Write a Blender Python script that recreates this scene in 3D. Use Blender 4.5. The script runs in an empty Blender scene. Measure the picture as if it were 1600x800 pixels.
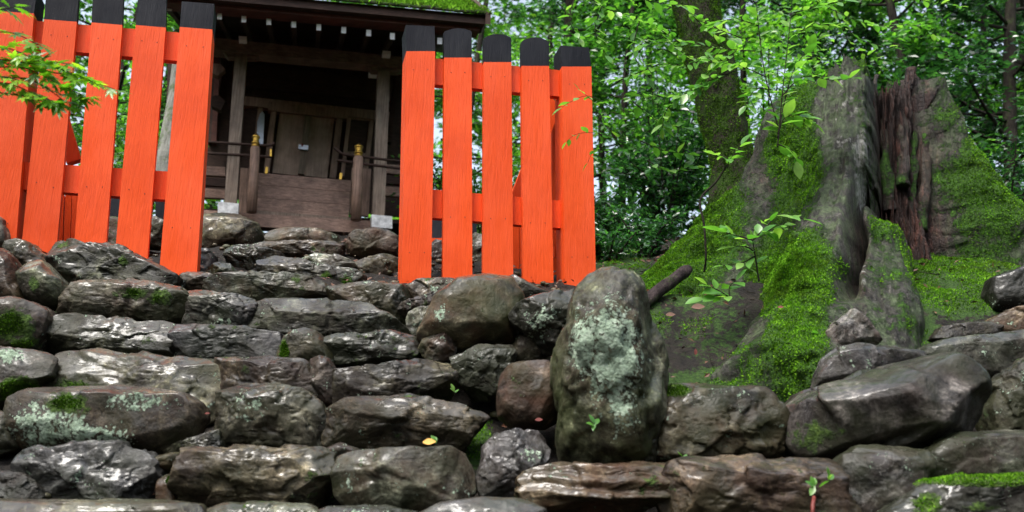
import bpy, bmesh, math, random
import numpy as np
from mathutils import Vector, Matrix
R = math.radians
rnd = random.Random(7)
rng = np.random.default_rng(11)
sc = bpy.context.scene
COL = sc.collection

# ------------------------------------------------------------------ camera, sky, sun, exposure
EYE = 1.5
PITCH, ROLL, FOC = R(15.0), R(2.0), 1500.0
cam_d = bpy.data.cameras.new('camera'); cam = bpy.data.objects.new('camera', cam_d); COL.objects.link(cam)
cam_d.sensor_width = 36; cam_d.lens = FOC / 1600 * 36; cam_d.clip_start = 0.05; cam_d.clip_end = 2000
fwd = Vector((0, math.cos(PITCH), math.sin(PITCH)))
r0 = Vector((1, 0, 0)); u0 = Vector((0, -math.sin(PITCH), math.cos(PITCH)))
RT = r0 * math.cos(ROLL) + u0 * math.sin(ROLL)
UP = u0 * math.cos(ROLL) - r0 * math.sin(ROLL)
m = Matrix(((RT.x, UP.x, -fwd.x), (RT.y, UP.y, -fwd.y), (RT.z, UP.z, -fwd.z))).to_4x4()
m.translation = Vector((0, 0, EYE)); cam.matrix_world = m
cam_d.dof.use_dof = True; cam_d.dof.focus_distance = 5.4; cam_d.dof.aperture_fstop = 2.2
sc.camera = cam

SUN_EL, SUN_AZ = 62.0, 218.0     # azimuth of the sun, clockwise from +Y
world = bpy.data.worlds.new('World'); sc.world = world; world.use_nodes = True
wn = world.node_tree.nodes; wl = world.node_tree.links; wn.clear()
sky = wn.new('ShaderNodeTexSky'); sky.sky_type = 'NISHITA'; sky.sun_disc = False
sky.sun_elevation = R(SUN_EL); sky.sun_rotation = R(SUN_AZ)
sky.air_density = 1.0; sky.dust_density = 4.0; sky.ozone_density = 1.0
hs = wn.new('ShaderNodeHueSaturation'); hs.inputs['Saturation'].default_value = 0.6
bg = wn.new('ShaderNodeBackground'); bg.inputs['Strength'].default_value = 0.15
wo = wn.new('ShaderNodeOutputWorld')
wl.new(sky.outputs[0], hs.inputs['Color']); wl.new(hs.outputs[0], bg.inputs['Color']); wl.new(bg.outputs[0], wo.inputs['Surface'])
sd = bpy.data.lights.new('sun', 'SUN'); sun = bpy.data.objects.new('sun', sd); COL.objects.link(sun)
sd.energy = 1.5; sd.angle = R(25); sd.color = (1, .97, .92)
sdir = Vector((math.sin(R(SUN_AZ)) * math.cos(R(SUN_EL)), math.cos(R(SUN_AZ)) * math.cos(R(SUN_EL)), math.sin(R(SUN_EL))))
sun.rotation_euler = sdir.to_track_quat('Z', 'Y').to_euler(); sun.location = (0, 0, 30)
sc.view_settings.view_transform = 'Standard'; sc.view_settings.look = 'None'
sc.view_settings.exposure = 1.4; sc.view_settings.gamma = 1
sc.cycles.max_bounces = 8; sc.cycles.transparent_max_bounces = 8

# ------------------------------------------------------------------ helpers: pixels to places
def ray(px, py):
    return fwd + RT * ((px - 800) / FOC) + UP * ((400 - py) / FOC)
def at(px, py, Y):
    d = ray(px, py); return Vector((0, 0, EYE)) + d * (Y / d.y)
def onp(px, py, Y0, k):
    d = ray(px, py); return Vector((0, 0, EYE)) + d * (Y0 / (d.y - k * d.x))
def project(V):
    V = np.asarray(V) - np.array([0, 0, EYE]); z = V @ np.array(fwd)
    z = np.maximum(z, 0.05)
    return 800 + FOC * (V @ np.array(RT)) / z, 400 - FOC * (V @ np.array(UP)) / z

# ------------------------------------------------------------------ helpers: noise
_tab = np.random.default_rng(3).permutation(4096)
_g = np.random.default_rng(4).normal(size=(4096, 3)); _g /= np.linalg.norm(_g, axis=1)[:, None]
def perlin(p):
    i = np.floor(p).astype(np.int64); f = p - i; u = f * f * f * (f * (f * 6 - 15) + 10)
    def gr(dx, dy, dz):
        h = _tab[(_tab[(_tab[(i[:, 0] + dx) & 4095] + i[:, 1] + dy) & 4095] + i[:, 2] + dz) & 4095]
        return np.einsum('ij,ij->i', _g[h], f - np.array([dx, dy, dz]))
    def mix(a, b, t): return a + (b - a) * t
    x0 = mix(mix(gr(0,0,0), gr(1,0,0), u[:,0]), mix(gr(0,1,0), gr(1,1,0), u[:,0]), u[:,1])
    x1 = mix(mix(gr(0,0,1), gr(1,0,1), u[:,0]), mix(gr(0,1,1), gr(1,1,1), u[:,0]), u[:,1])
    return mix(x0, x1, u[:,2]) * 1.6
def fbm(p, o=4, ridged=False):
    s = np.zeros(len(p)); a = 1.0; t = 0
    for k in range(o):
        n = perlin(p * (2.03 ** k) + 17.3 * k)
        if ridged: n = 1 - 2 * np.abs(n)
        s += a * n; t += a; a *= .5
    return s / t
def sstep(a, b, x):
    t = np.clip((x - a) / (b - a), 0, 1); return t * t * (3 - 2 * t)

# ------------------------------------------------------------------ helpers: objects
def org(o): return Vector(o['_org']) if '_org' in o else Vector((0, 0, 0))
ORG = {}
def link(o, parent=None, origin=Vector((0, 0, 0))):
    COL.objects.link(o); ORG[o.name] = Vector(origin)
    if parent is not None:
        o.parent = parent; o.location = Vector(origin) - ORG[parent.name]
    else: o.location = origin
    return o
def tag(o, label=None, cat=None, group=None, kind=None):
    if label: o['label'] = label
    if cat: o['category'] = cat
    if group: o['group'] = group
    if kind: o['kind'] = kind
    return o
def empty(name, origin, label=None, cat=None, group=None):
    o = bpy.data.objects.new(name, None); o.empty_display_size = .1
    link(o, None, origin); return tag(o, label, cat, group)
def npmesh(name, V, F, mat, parent=None, origin=None, smooth=True, attrs=None, mats=None):
    """F: (n,3) or (n,4) int array, world-space V."""
    V = np.asarray(V, dtype=np.float64); F = np.asarray(F, dtype=np.int32)
    if origin is None:
        c = V.mean(0); origin = Vector((c[0], c[1], V[:, 2].min()))
    L = V - np.array(origin)
    me = bpy.data.meshes.new(name); n, k = F.shape
    me.vertices.add(len(L)); me.vertices.foreach_set('co', L.astype(np.float32).ravel())
    me.loops.add(n * k); me.loops.foreach_set('vertex_index', F.ravel())
    me.polygons.add(n); me.polygons.foreach_set('loop_start', np.arange(0, n * k, k, dtype=np.int32))
    me.polygons.foreach_set('loop_total', np.full(n, k, dtype=np.int32))
    me.polygons.foreach_set('use_smooth', np.full(n, bool(smooth)))
    me.update(calc_edges=True)
    for an, arr in (attrs or {}).items():
        arr = np.asarray(arr, dtype=np.float32)
        if arr.ndim == 1: a = me.attributes.new(an, 'FLOAT', 'POINT'); a.data.foreach_set('value', arr)
        else: a = me.attributes.new(an, 'FLOAT_COLOR', 'POINT'); a.data.foreach_set('color', arr.ravel())
    me.materials.append(mat)
    o = bpy.data.objects.new(name, me); return link(o, parent, Vector(origin))
def bmobj(name, bm, mat, parent=None, origin=None, bevel=0.0, smooth=False):
    if bevel > 0:
        bmesh.ops.bevel(bm, geom=[e for e in bm.edges if e.calc_face_angle(0) > .6], offset=bevel, segments=1, affect='EDGES')
    bmesh.ops.recalc_face_normals(bm, faces=bm.faces)
    if origin is None:
        xs = [v.co for v in bm.verts]; c = sum(xs, Vector()) / len(xs); origin = Vector((c.x, c.y, min(v.z for v in xs)))
    bmesh.ops.translate(bm, verts=bm.verts, vec=-Vector(origin))
    me = bpy.data.meshes.new(name); bm.to_mesh(me); bm.free(); me.materials.append(mat)
    if smooth: me.polygons.foreach_set('use_smooth', [True] * len(me.polygons))
    o = bpy.data.objects.new(name, me); return link(o, parent, origin)
def add_prism(bm, pts, vec):
    a = [bm.verts.new(p) for p in pts]; b = [bm.verts.new(p + vec) for p in pts]; n = len(a)
    bm.faces.new(a); bm.faces.new(b[::-1])
    for i in range(n): bm.faces.new((a[i], b[i], b[(i + 1) % n], a[(i + 1) % n]))
def prism(name, pts, vec, mat, parent=None, bevel=.003, origin=None):
    bm = bmesh.new(); add_prism(bm, pts, vec); return bmobj(name, bm, mat, parent, origin, bevel)
def tube_np(P, rad, sides=6, cap=True):
    P = np.array([list(p) for p in P], dtype=float); n = len(P); rad = np.broadcast_to(np.array(rad, dtype=float), (n,))
    V = []; T = np.gradient(P, axis=0); T /= np.linalg.norm(T, axis=1)[:, None] + 1e-9
    ref = np.array([0.3, 1, .1]) if abs(T[0][1]) < .8 else np.array([1, 0, .2])
    for i in range(n):
        a = np.cross(T[i], ref); a /= np.linalg.norm(a) + 1e-9; b = np.cross(T[i], a)
        for s in range(sides):
            t = 2 * math.pi * s / sides; V.append(P[i] + rad[i] * (math.cos(t) * a + math.sin(t) * b))
    F = []
    for i in range(n - 1):
        for s in range(sides):
            a = i * sides + s; b = i * sides + (s + 1) % sides; F.append((a, b, b + sides, a + sides))
    V = np.array(V)
    if cap:
        V = np.vstack([V, P[0], P[-1]]); c0 = len(V) - 2; c1 = c0 + 1
        for s in range(sides):
            F.append((c0, (s + 1) % sides, s, s)); F.append((c1, (n - 1) * sides + s, (n - 1) * sides + (s + 1) % sides, (n - 1) * sides + (s + 1) % sides))
    T3 = []
    for f in F:
        if f[2] == f[3]: T3.append(f[:3])
        else: T3.append((f[0], f[1], f[2])); T3.append((f[0], f[2], f[3]))
    return V, np.array(T3)
def join_np(parts):
    Vs, Fs, k = [], [], 0
    for V, F in parts: Vs.append(V); Fs.append(F + k); k += len(V)
    return np.vstack(Vs), np.vstack(Fs)
def curve_pts(P, n=20):
    P = np.array([list(p) for p in P], float); t = np.linspace(0, len(P) - 1, n); out = []
    for x in t:
        i = min(int(x), len(P) - 2); f = x - i
        p0 = P[max(i - 1, 0)]; p1 = P[i]; p2 = P[i + 1]; p3 = P[min(i + 2, len(P) - 1)]
        out.append(.5 * ((2 * p1) + (-p0 + p2) * f + (2 * p0 - 5 * p1 + 4 * p2 - p3) * f * f + (-p0 + 3 * p1 - 3 * p2 + p3) * f ** 3))
    return np.array(out)

# ------------------------------------------------------------------ materials
class NT:
    def __init__(s, name):
        s.m = bpy.data.materials.new(name); s.m.use_nodes = True; s.t = s.m.node_tree; s.t.nodes.clear()
        s.out = s.n('ShaderNodeOutputMaterial'); s.b = s.n('ShaderNodeBsdfPrincipled'); s.l(s.b.outputs[0], s.out.inputs['Surface'])
    def n(s, t, **k):
        x = s.t.nodes.new(t)
        for a, v in k.items(): setattr(x, a, v)
        return x
    def l(s, a, b): s.t.links.new(a, b)
    def put(s, sock, v):
        if hasattr(v, 'is_linked') or hasattr(v, 'links'): s.l(v, sock)
        else: sock.default_value = v
    def coord(s, scale=(1, 1, 1), obj=True, rnd_off=True):
        tc = s.n('ShaderNodeTexCoord'); mp = s.n('ShaderNodeMapping'); mp.inputs['Scale'].default_value = scale
        v = tc.outputs['Object']
        if rnd_off:
            oi = s.n('ShaderNodeObjectInfo'); mu = s.n('ShaderNodeMath', operation='MULTIPLY'); mu.inputs[1].default_value = 37.0
            s.l(oi.outputs['Random'], mu.inputs[0]); ad = s.n('ShaderNodeVectorMath', operation='ADD'); s.l(v, ad.inputs[0]); s.l(mu.outputs[0], ad.inputs[1]); v = ad.outputs[0]
        s.l(v, mp.inputs[0]); return mp.outputs[0]
    def noise(s, v, scale, detail=4, rough=.55, dist=0.0):
        x = s.n('ShaderNodeTexNoise'); s.l(v, x.inputs['Vector']); x.inputs['Scale'].default_value = scale
        x.inputs['Detail'].default_value = detail; x.inputs['Roughness'].default_value = rough; x.inputs['Distortion'].default_value = dist
        return x.outputs['Fac']
    def vor(s, v, scale, feat='F1', out='Distance'):
        x = s.n('ShaderNodeTexVoronoi', feature=feat); s.l(v, x.inputs['Vector']); x.inputs['Scale'].default_value = scale; return x.outputs[out]
    def ramp(s, f, stops):
        x = s.n('ShaderNodeValToRGB'); e = x.color_ramp.elements
        while len(e) < len(stops): e.new(.5)
        for q, (p, c) in zip(e, stops):
            q.position = p; q.color = (c, c, c, 1) if isinstance(c, (int, float)) else tuple(c) + (1,)
        s.l(f, x.inputs[0]); return x.outputs[0]
    def mix(s, f, a, b, mode='MIX'):
        x = s.n('ShaderNodeMix', data_type='RGBA', blend_type=mode)
        for sock, v in ((x.inputs[0], f), (x.inputs[6], a), (x.inputs[7], b)):
            if isinstance(v, tuple): sock.default_value = v + (1,) if len(v) == 3 else v
            elif isinstance(v, (int, float)): sock.default_value = v
            else: s.l(v, sock)
        return x.outputs[2]
    def math(s, op, a, b=0.0, clamp=False):
        x = s.n('ShaderNodeMath', operation=op); x.use_clamp = clamp
        for sock, v in ((x.inputs[0], a), (x.inputs[1], b)):
            if isinstance(v, (int, float)): sock.default_value = v
            else: s.l(v, sock)
        return x.outputs[0]
    def attr(s, name):
        x = s.n('ShaderNodeAttribute', attribute_name=name); return x
    def bump(s, h, dist, strength=1.0, prev=None):
        x = s.n('ShaderNodeBump'); x.inputs['Strength'].default_value = strength; x.inputs['Distance'].default_value = dist
        s.l(h, x.inputs['Height'])
        if prev is not None: s.l(prev, x.inputs['Normal'])
        return x.outputs[0]
    def fin(s, col=None, rough=None, normal=None, spec=None):
        if col is not None:
            if isinstance(col, tuple): s.b.inputs['Base Color'].default_value = col + (1,)
            else: s.l(col, s.b.inputs['Base Color'])
        if rough is not None:
            if isinstance(rough, (int, float)): s.b.inputs['Roughness'].default_value = rough
            else: s.l(rough, s.b.inputs['Roughness'])
        if normal is not None: s.l(normal, s.b.inputs['Normal'])
        if spec is not None: s.b.inputs['Specular IOR Level'].default_value = spec
        return s.m

def mat_stone():
    s = NT('wet_stone'); v = s.coord()
    mask = s.attr('mask'); sp = s.n('ShaderNodeSeparateColor'); s.l(mask.outputs['Color'], sp.inputs[0])
    lic, mos, och = sp.outputs[0], sp.outputs[1], sp.outputs[2]; tone = mask.outputs['Alpha']
    n1 = s.noise(v, 4.2, 7, .62, .9); n2 = s.noise(v, 17, 6, .7, .8); n3 = s.noise(v, 80, 4, .65)
    c = s.ramp(n1, [(.30, (.008, .007, .006)), (.43, (.022, .020, .0165)), (.54, (.060, .056, .046)), (.66, (.20, .188, .158))])
    c = s.mix(.9, c, s.ramp(n2, [(.32, .22), (.48, .7), (.58, 1.6), (.70, 4.0)]), 'MULTIPLY')
    c = s.mix(.45, c, s.ramp(n3, [(.3, .4), (.5, 1.0), (.7, 2.2)]), 'MULTIPLY')
    # pale scratches and mineral veins
    vn = s.math('ABSOLUTE', s.math('SUBTRACT', s.noise(v, 6.5, 5, .6, 1.6), .5)); vm = s.math('MULTIPLY', s.ramp(vn, [(.0, .55), (.022, 0)]), s.ramp(s.noise(v, 3, 3), [(.45, 0), (.6, 1)]))
    c = s.mix(vm, c, (.22, .21, .19))
    # brown mineral staining, olive algae film
    c = s.mix(s.math('MULTIPLY', s.ramp(s.noise(v, 6, 5, .65), [(.40, 0), (.62, .75)]), och, True), c, (.085, .038, .016))
    c = s.mix(s.ramp(s.noise(v, 3.6, 5, .6), [(.44, 0), (.62, .7)]), c, (.030, .036, .011))
    oi = s.n('ShaderNodeObjectInfo'); hue = s.ramp(oi.outputs['Random'], [(0, (1.10, 1.04, .70)), (.25, (.92, .98, 1.10)), (.5, (.94, 1.06, .72)), (.75, (1.28, .98, .74)), (1, (.82, .94, 1.2))]); c = s.mix(1.0, c, hue, 'MULTIPLY')
    tn = s.n('ShaderNodeVectorMath', operation='SCALE'); s.l(c, tn.inputs[0]); s.l(tone, tn.inputs['Scale']); c = tn.outputs[0]
    lv = s.math('ADD', lic, s.math('MULTIPLY', s.math('SUBTRACT', s.noise(v, 22, 8, .8), .5), 2.6))
    lv = s.math('SUBTRACT', lv, s.math('MULTIPLY', s.vor(v, 75), .55))
    lf = s.ramp(lv, [(.36, 0), (.44, 1)])
    lc = s.ramp(s.noise(v, 24, 5, .75), [(.3, (.10, .13, .08)), (.5, (.25, .33, .24)), (.72, (.5, .58, .46))])
    c = s.mix(lf, c, lc)
    mv = s.math('ADD', mos, s.math('MULTIPLY', s.math('SUBTRACT', s.noise(v, 22, 6, .72), .5), 1.4))
    mf = s.ramp(mv, [(.4, 0), (.56, 1)])
    mc = s.ramp(s.noise(v, 55, 4, .7), [(.3, (.012, .022, .004)), (.55, (.045, .085, .012)), (.8, (.14, .20, .04))])
    c = s.mix(mf, c, mc)
    cover = s.math('MAXIMUM', lf, mf)
    rg = s.ramp(s.noise(v, 6, 6, .65), [(.34, .38), (.52, .58), (.70, .8)])
    rg = s.mix(cover, rg, (.9, .9, .9))
    b0 = s.bump(n1, .04, .4)
    b = s.bump(s.noise(v, 9, 9, .62, .3), .014, .5, b0); b = s.bump(n2, .006, .7, b); b = s.bump(n3, .003, .8, b)
    b = s.bump(s.math('MULTIPLY', cover, s.noise(v, 90, 3)), .012, .9, b)
    cb = s.bump(s.noise(v, 8, 4, .5, .3), .012, .6); s.l(cb, s.b.inputs['Coat Normal'])
    gn = s.n('ShaderNodeNewGeometry'); sx = s.n('ShaderNodeSeparateXYZ'); s.l(gn.outputs['Normal'], sx.inputs[0]); upf = s.ramp(sx.outputs['Z'], [(.25, 0), (.8, 1)])
    s.l(s.math('MULTIPLY', s.ramp(s.math('ADD', s.noise(v, 4.2, 6, .7), s.math('MULTIPLY', upf, .22)), [(.55, .0), (.72, .85)]), s.math('SUBTRACT', 1.0, cover, True)), s.b.inputs['Coat Weight']); s.b.inputs['Coat Roughness'].default_value = .1; s.b.inputs['Coat IOR'].default_value = 1.45
    return s.fin(c, rg, b, .32)
def mat_ground():
    s = NT('forest_soil'); v = s.coord(rnd_off=False); n1 = s.noise(v, 6, 6, .65); n2 = s.noise(v, 60, 5, .7)
    c = s.ramp(n1, [(.3, (.006, .0045, .0035)), (.55, (.018, .013, .009)), (.75, (.05, .04, .028))])
    c = s.mix(.7, c, s.ramp(n2, [(.3, .3), (.55, 1), (.75, 2.2)]), 'MULTIPLY')
    mv = s.math('ADD', s.attr('moss').outputs['Fac'], s.math('MULTIPLY', s.math('SUBTRACT', s.noise(v, 26, 6, .7), .5), 1.2))
    mf = s.ramp(mv, [(.35, 0), (.5, 1)])
    c = s.mix(mf, c, s.ramp(s.noise(v, 70, 4, .7), [(.3, (.012, .032, .004)), (.55, (.035, .085, .010)), (.8, (.09, .17, .022))]))
    b = s.bump(s.noise(v, 18, 8, .7), .06, .8); b = s.bump(n2, .02, .9, b)
    return s.fin(c, .75, b, .3)
def mat_bark_stump():
    s = NT('weathered_stump_wood'); v = s.coord(rnd_off=False); vs = s.coord((1, 1, .12), rnd_off=False)
    mk = s.attr('mask'); sp = s.n('ShaderNodeSeparateColor'); s.l(mk.outputs['Color'], sp.inputs[0]); mos, rot, pale = sp.outputs[0], sp.outputs[1], sp.outputs[2]
    st = s.noise(vs, 26, 6, .7, .5); n2 = s.noise(v, 40, 5, .7)
    c = s.ramp(st, [(.3, (.012, .010, .008)), (.5, (.045, .042, .033)), (.7, (.14, .132, .115))])
    rc = s.ramp(st, [(.3, (.004, .002, .0015)), (.52, (.035, .012, .008)), (.75, (.17, .058, .036))])
    c = s.mix(rot, c, rc)
    c = s.mix(s.ramp(s.math('ADD', pale, s.math('MULTIPLY', s.math('SUBTRACT', s.noise(v, 16, 6, .7), .5), 1.3)), [(.42, 0), (.56, 1)]), c, (.42, .41, .38))
    c = s.mix(.55, c, s.ramp(n2, [(.3, .4), (.55, 1), (.75, 1.8)]), 'MULTIPLY')
    lf = s.ramp(s.noise(v, 11, 7, .72), [(.44, 0), (.54, .85)]); lf = s.math('MULTIPLY', lf, s.math('SUBTRACT', 1.0, rot, True))
    c = s.mix(lf, c, s.ramp(n2, [(.35, (.035, .055, .015)), (.65, (.13, .18, .085))]))
    mv = s.math('ADD', mos, s.math('MULTIPLY', s.math('SUBTRACT', s.noise(v, 20, 7, .72), .5), 1.3)); mf = s.ramp(mv, [(.34, 0), (.48, 1)])
    c = s.mix(mf, c, s.ramp(s.noise(v, 60, 4, .75), [(.3, (.018, .05, .005)), (.55, (.06, .16, .014)), (.8, (.15, .32, .035))]))
    rg = s.mix(mf, s.ramp(n2, [(.3, .4), (.7, .75)]), (.9, .9, .9))
    fb = s.noise(s.coord((1, 1, .05), rnd_off=False), 70, 5, .7); c = s.mix(.6, c, s.ramp(fb, [(.34, .25), (.52, 1), (.7, 1.6)]), 'MULTIPLY'); b = s.bump(st, .05, 1); b = s.bump(fb, .02, .9, b); b = s.bump(n2, .014, .9, b); b = s.bump(s.math('MULTIPLY', mf, s.noise(v, 55, 5, .7)), .035, 1, b)
    return s.fin(c, rg, b, .4)
def mat_bark(name, c0, c1, moss=.5, mc=(.05, .09, .015)):
    s = NT(name); v = s.coord(); vs = s.coord((1, 1, .2)); st = s.noise(vs, 22, 6, .7); n = s.noise(v, 9, 5, .65)
    c = s.ramp(st, [(.3, c0), (.7, c1)])
    c = s.mix(s.ramp(n, [(.62 - .25 * moss, 0), (.72 - .2 * moss, min(1, moss * 1.6))]), c, s.mix(s.noise(v, 50, 3), tuple(.5 * q for q in mc), tuple(1.9 * q for q in mc)))
    b = s.bump(st, .03, .8); b = s.bump(s.noise(v, 60, 4), .01, .8, b)
    return s.fin(c, .85, b, .1)
def mat_moss(name='moss', k=1.0):
    s = NT(name); g = s.n('ShaderNodeNewGeometry'); v = s.coord(rnd_off=False)
    c = s.ramp(g.outputs['Random Per Island'], [(0, (.04 * k, .11 * k, .006 * k)), (.5, (.075 * k, .19 * k, .010 * k)), (1, (.14 * k, .29 * k, .018 * k))])
    c = s.mix(.75, c, s.ramp(s.noise(v, 7, 6, .65), [(.3, .25), (.5, .9), (.7, 1.7)]), 'MULTIPLY'); c = s.mix(s.ramp(s.noise(v, 4, 5, .6), [(.55, 0), (.72, .6)]), c, (.06 * k, .07 * k, .012 * k))
    s.fin(c, .9, None, .08); tr = s.n('ShaderNodeBsdfTranslucent'); s.l(c, tr.inputs[0])
    mx = s.n('ShaderNodeMixShader'); mx.inputs[0].default_value = .25; s.l(s.b.outputs[0], mx.inputs[1]); s.l(tr.outputs[0], mx.inputs[2]); s.l(mx.outputs[0], s.out.inputs['Surface'])
    return s.m
def mat_leaf(name, a, b, c_, island=True, trans=.45, rough=.32, spec=.6):
    s = NT(name)
    if island: f = s.n('ShaderNodeNewGeometry').outputs['Random Per Island']
    else: f = s.n('ShaderNodeObjectInfo').outputs['Random']
    c = s.ramp(f, [(0, a), (.55, b), (1, c_)])
    v = s.coord(rnd_off=False); c = s.mix(.5, c, s.ramp(s.noise(v, 1.1, 3), [(.35, .5), (.65, 1.4)]), 'MULTIPLY')
    s.fin(c, rough, None, spec); tr = s.n('ShaderNodeBsdfTranslucent')
    tc = s.mix(1.0, c, (1.7, 1.9, .8), 'MULTIPLY'); s.l(tc, tr.inputs[0])
    mx = s.n('ShaderNodeMixShader'); mx.inputs[0].default_value = trans; s.l(s.b.outputs[0], mx.inputs[1]); s.l(tr.outputs[0], mx.inputs[2]); s.l(mx.outputs[0], s.out.inputs['Surface'])
    return s.m
def mat_paint(name, base, dark, grain=1.0, rough=.45):
    s = NT(name); v = s.coord((1, 1, .07)); g1 = s.noise(v, 85, 5, .65, .4); g2 = s.noise(v, 240, 3, .6); w = s.coord(); n = s.noise(w, 5, 5, .6)
    c = s.mix(s.ramp(g1, [(.28, .75 * grain), (.5, 0)]), base, dark)
    c = s.mix(s.ramp(n, [(.35, .22), (.7, 0)]), c, dark)
    c = s.mix(s.ramp(s.noise(w, 60, 3), [(.70, 0), (.76, .35)]), c, tuple(min(1, q * 1.5 + .1) for q in base))
    oi = s.n('ShaderNodeObjectInfo'); c = s.mix(1.0, c, s.ramp(oi.outputs['Random'], [(0, .86), (1, 1.06)]), 'MULTIPLY')
    fade = s.ramp(s.noise(s.coord((1, 1, .25)), 4, 6, .6), [(.45, 0), (.75, .35)]); c = s.mix(fade, c, tuple(min(1, q * 1.08 + .055) for q in base))
    c = s.mix(s.ramp(s.noise(w, 2.2, 4, .6), [(.45, 0), (.75, .5)]), c, dark)
    c = s.mix(s.ramp(s.noise(s.coord((1, 1, .12)), 34, 6, .75), [(.60, 0), (.72, .25)]), c, tuple(q * .45 for q in base))
    b = s.bump(g1, .004, .8); b = s.bump(g2, .0015, .8, b); b = s.bump(n, .01, .25, b)
    return s.fin(c, s.ramp(n, [(.3, rough - .18), (.7, rough + .12)]), b, .22 if base[0] > .1 else .14)
def mat_wood(name, a, b_, ax='z', rough=.6, pale=0.0):
    s = NT(name); sc_ = {'z': (1, 1, .06), 'x': (.06, 1, 1)}[ax]; v = s.coord(sc_); g = s.noise(v, 60, 6, .68, .5); n = s.noise(s.coord(), 6, 5, .6)
    c = s.ramp(g, [(.28, a), (.72, b_)]); c = s.mix(.6, c, s.ramp(n, [(.3, .5), (.7, 1.5)]), 'MULTIPLY')
    if pale: c = s.mix(s.ramp(s.noise(s.coord((1, 1, .3)), 14, 5, .7), [(.55, 0), (.7, pale)]), c, (.2, .18, .13))
    b = s.bump(g, .006, .8)
    return s.fin(c, rough, b, .35)
def mat_flat(name, col, rough=.5, metal=0.0, nscale=40, amt=.5, spec=.5):
    s = NT(name); v = s.coord(); n = s.noise(v, nscale, 5, .65)
    c = s.mix(s.ramp(n, [(.3, amt), (.7, 0)]), col, tuple(q * .35 for q in col)); s.b.inputs['Metallic'].default_value = metal
    return s.fin(c, rough, s.bump(n, .004, .6), spec)
M = dict(
    stone=mat_stone(), soil=mat_ground(), stump=mat_bark_stump(),
    bark=mat_bark('dark_bark', (.008, .007, .006), (.045, .038, .03), .25), bark_moss=mat_bark('mossy_bark', (.008, .007, .005), (.036, .032, .022), .8, (.016, .032, .005)),
    moss=mat_moss('moss', 1.5), moss_dark=mat_moss('dull_moss', .8),
    leaf_far=mat_leaf('forest_leaf', (.011, .050, .010), (.042, .15, .024), (.14, .34, .05), trans=.5),
    leaf_dark=mat_leaf('dark_evergreen_leaf', (.006, .030, .010), (.020, .078, .024), (.06, .18, .055), rough=.22, spec=.9),
    leaf_lime=mat_leaf('young_green_leaf', (.05, .18, .02), (.11, .30, .035), (.24, .48, .07), trans=.5),
    leaf_near=mat_leaf('sapling_leaf', (.06, .19, .03), (.12, .30, .05), (.24, .42, .10), island=False, trans=.4, rough=.3),
    leaf_maple=mat_leaf('maple_leaf', (.05, .16, .012), (.13, .32, .02), (.3, .5, .04), island=False, trans=.5, rough=.3),
    red=mat_paint('vermilion_paint', (.83, .086, .010), (.58, .046, .005), .6, .5), black=mat_paint('black_paint', (.007, .008, .013), (.003, .003, .005), .6, .6),
    wood=mat_wood('old_brown_wood', (.11, .066, .045), (.38, .24, .17)), woodx=mat_wood('old_brown_board', (.11, .066, .047), (.38, .24, .175), 'x'),
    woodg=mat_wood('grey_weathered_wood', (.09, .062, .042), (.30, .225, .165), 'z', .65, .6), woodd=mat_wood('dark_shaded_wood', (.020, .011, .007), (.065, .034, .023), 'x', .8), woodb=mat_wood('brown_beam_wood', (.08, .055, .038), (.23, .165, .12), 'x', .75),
    woodr=mat_wood('reddish_eave_wood', (.05, .014, .009), (.15, .05, .032), 'x'), doorw=mat_wood('door_wood', (.26, .175, .13), (.46, .33, .25)),
    white=mat_flat('white_painted_end', (.9, .9, .88), .6, 0, 30, .1), shoe=mat_flat('peeling_white_shoe', (.85, .85, .83), .6, 0, 16, 1.0),
    gold=mat_flat('gilt_metal', (.60, .36, .07), .35, 1.0, 60, .4), steel=mat_flat('pale_metal', (.6, .62, .68), .3, .8, 40, .3), iron=mat_flat('dark_nail', (.25, .03, .015), .6),
    deadred=mat_flat('red_dead_leaf', (.15, .02, .012), .6), deadyel=mat_flat('yellow_dead_leaf', (.75, .42, .08), .4), deadbr=mat_flat('brown_dead_leaf', (.12, .05, .025), .6),
    pinkwood=mat_flat('cut_root_wood', (.13, .075, .06), .7, 0, 25, .9),
)

# ------------------------------------------------------------------ the ground: one sheet to the horizon
PY = np.array([-400, 0, 1.6, 2.6, 3.3, 3.8, 4.1, 4.35, 4.6, 4.85, 5.1, 5.5, 6.3, 7.2, 8.8, 10, 14, 40, 400])
PZ = np.array([0, 0, 0.05, .75, 1.22, 1.50, 1.73, 1.92, 2.18, 2.40, 2.64, 2.80, 3.12, 3.42, 4.0, 4.15, 4.3, 4.6, 6.0])
def ground_z(x, y):
    x = np.asarray(x, float); y = np.asarray(y, float)
    z = np.interp(y, PY, PZ)
    z = z + .10 * sstep(.9, 1.4, x) * sstep(3.6, 4.4, y) * (1 - sstep(9, 14, y))
    z = z + .13 * sstep(2.1, 2.6, x) * np.exp(-((y - 5.8) / .55) ** 2)
    z = z + .05 * sstep(1.3, .6, x) * sstep(3.4, 3.8, y) * sstep(5.4, 4.9, y)
    return z
def gax(a, b, d, far, k):
    core = np.arange(a, b, d); out = [core[-1]]; s = d
    while out[-1] < far: s *= k; out.append(out[-1] + s)
    lo = [core[0]]; s = d
    while lo[-1] > -far: s *= k; lo.append(lo[-1] - s)
    return np.concatenate([lo[1:][::-1], core, out[1:]])
gx = gax(-3.6, 4.4, .03, 400, 1.25); gy = gax(2.6, 9.6, .03, 400, 1.25)
X, Yg = np.meshgrid(gx, gy); X = X.ravel(); Yg = Yg.ravel()
Pn = np.stack([X, Yg, X * 0], 1); near = np.exp(-np.maximum(0, np.abs(X) - 5) / 5) * np.exp(-np.maximum(0, Yg - 12) / 12)
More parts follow.
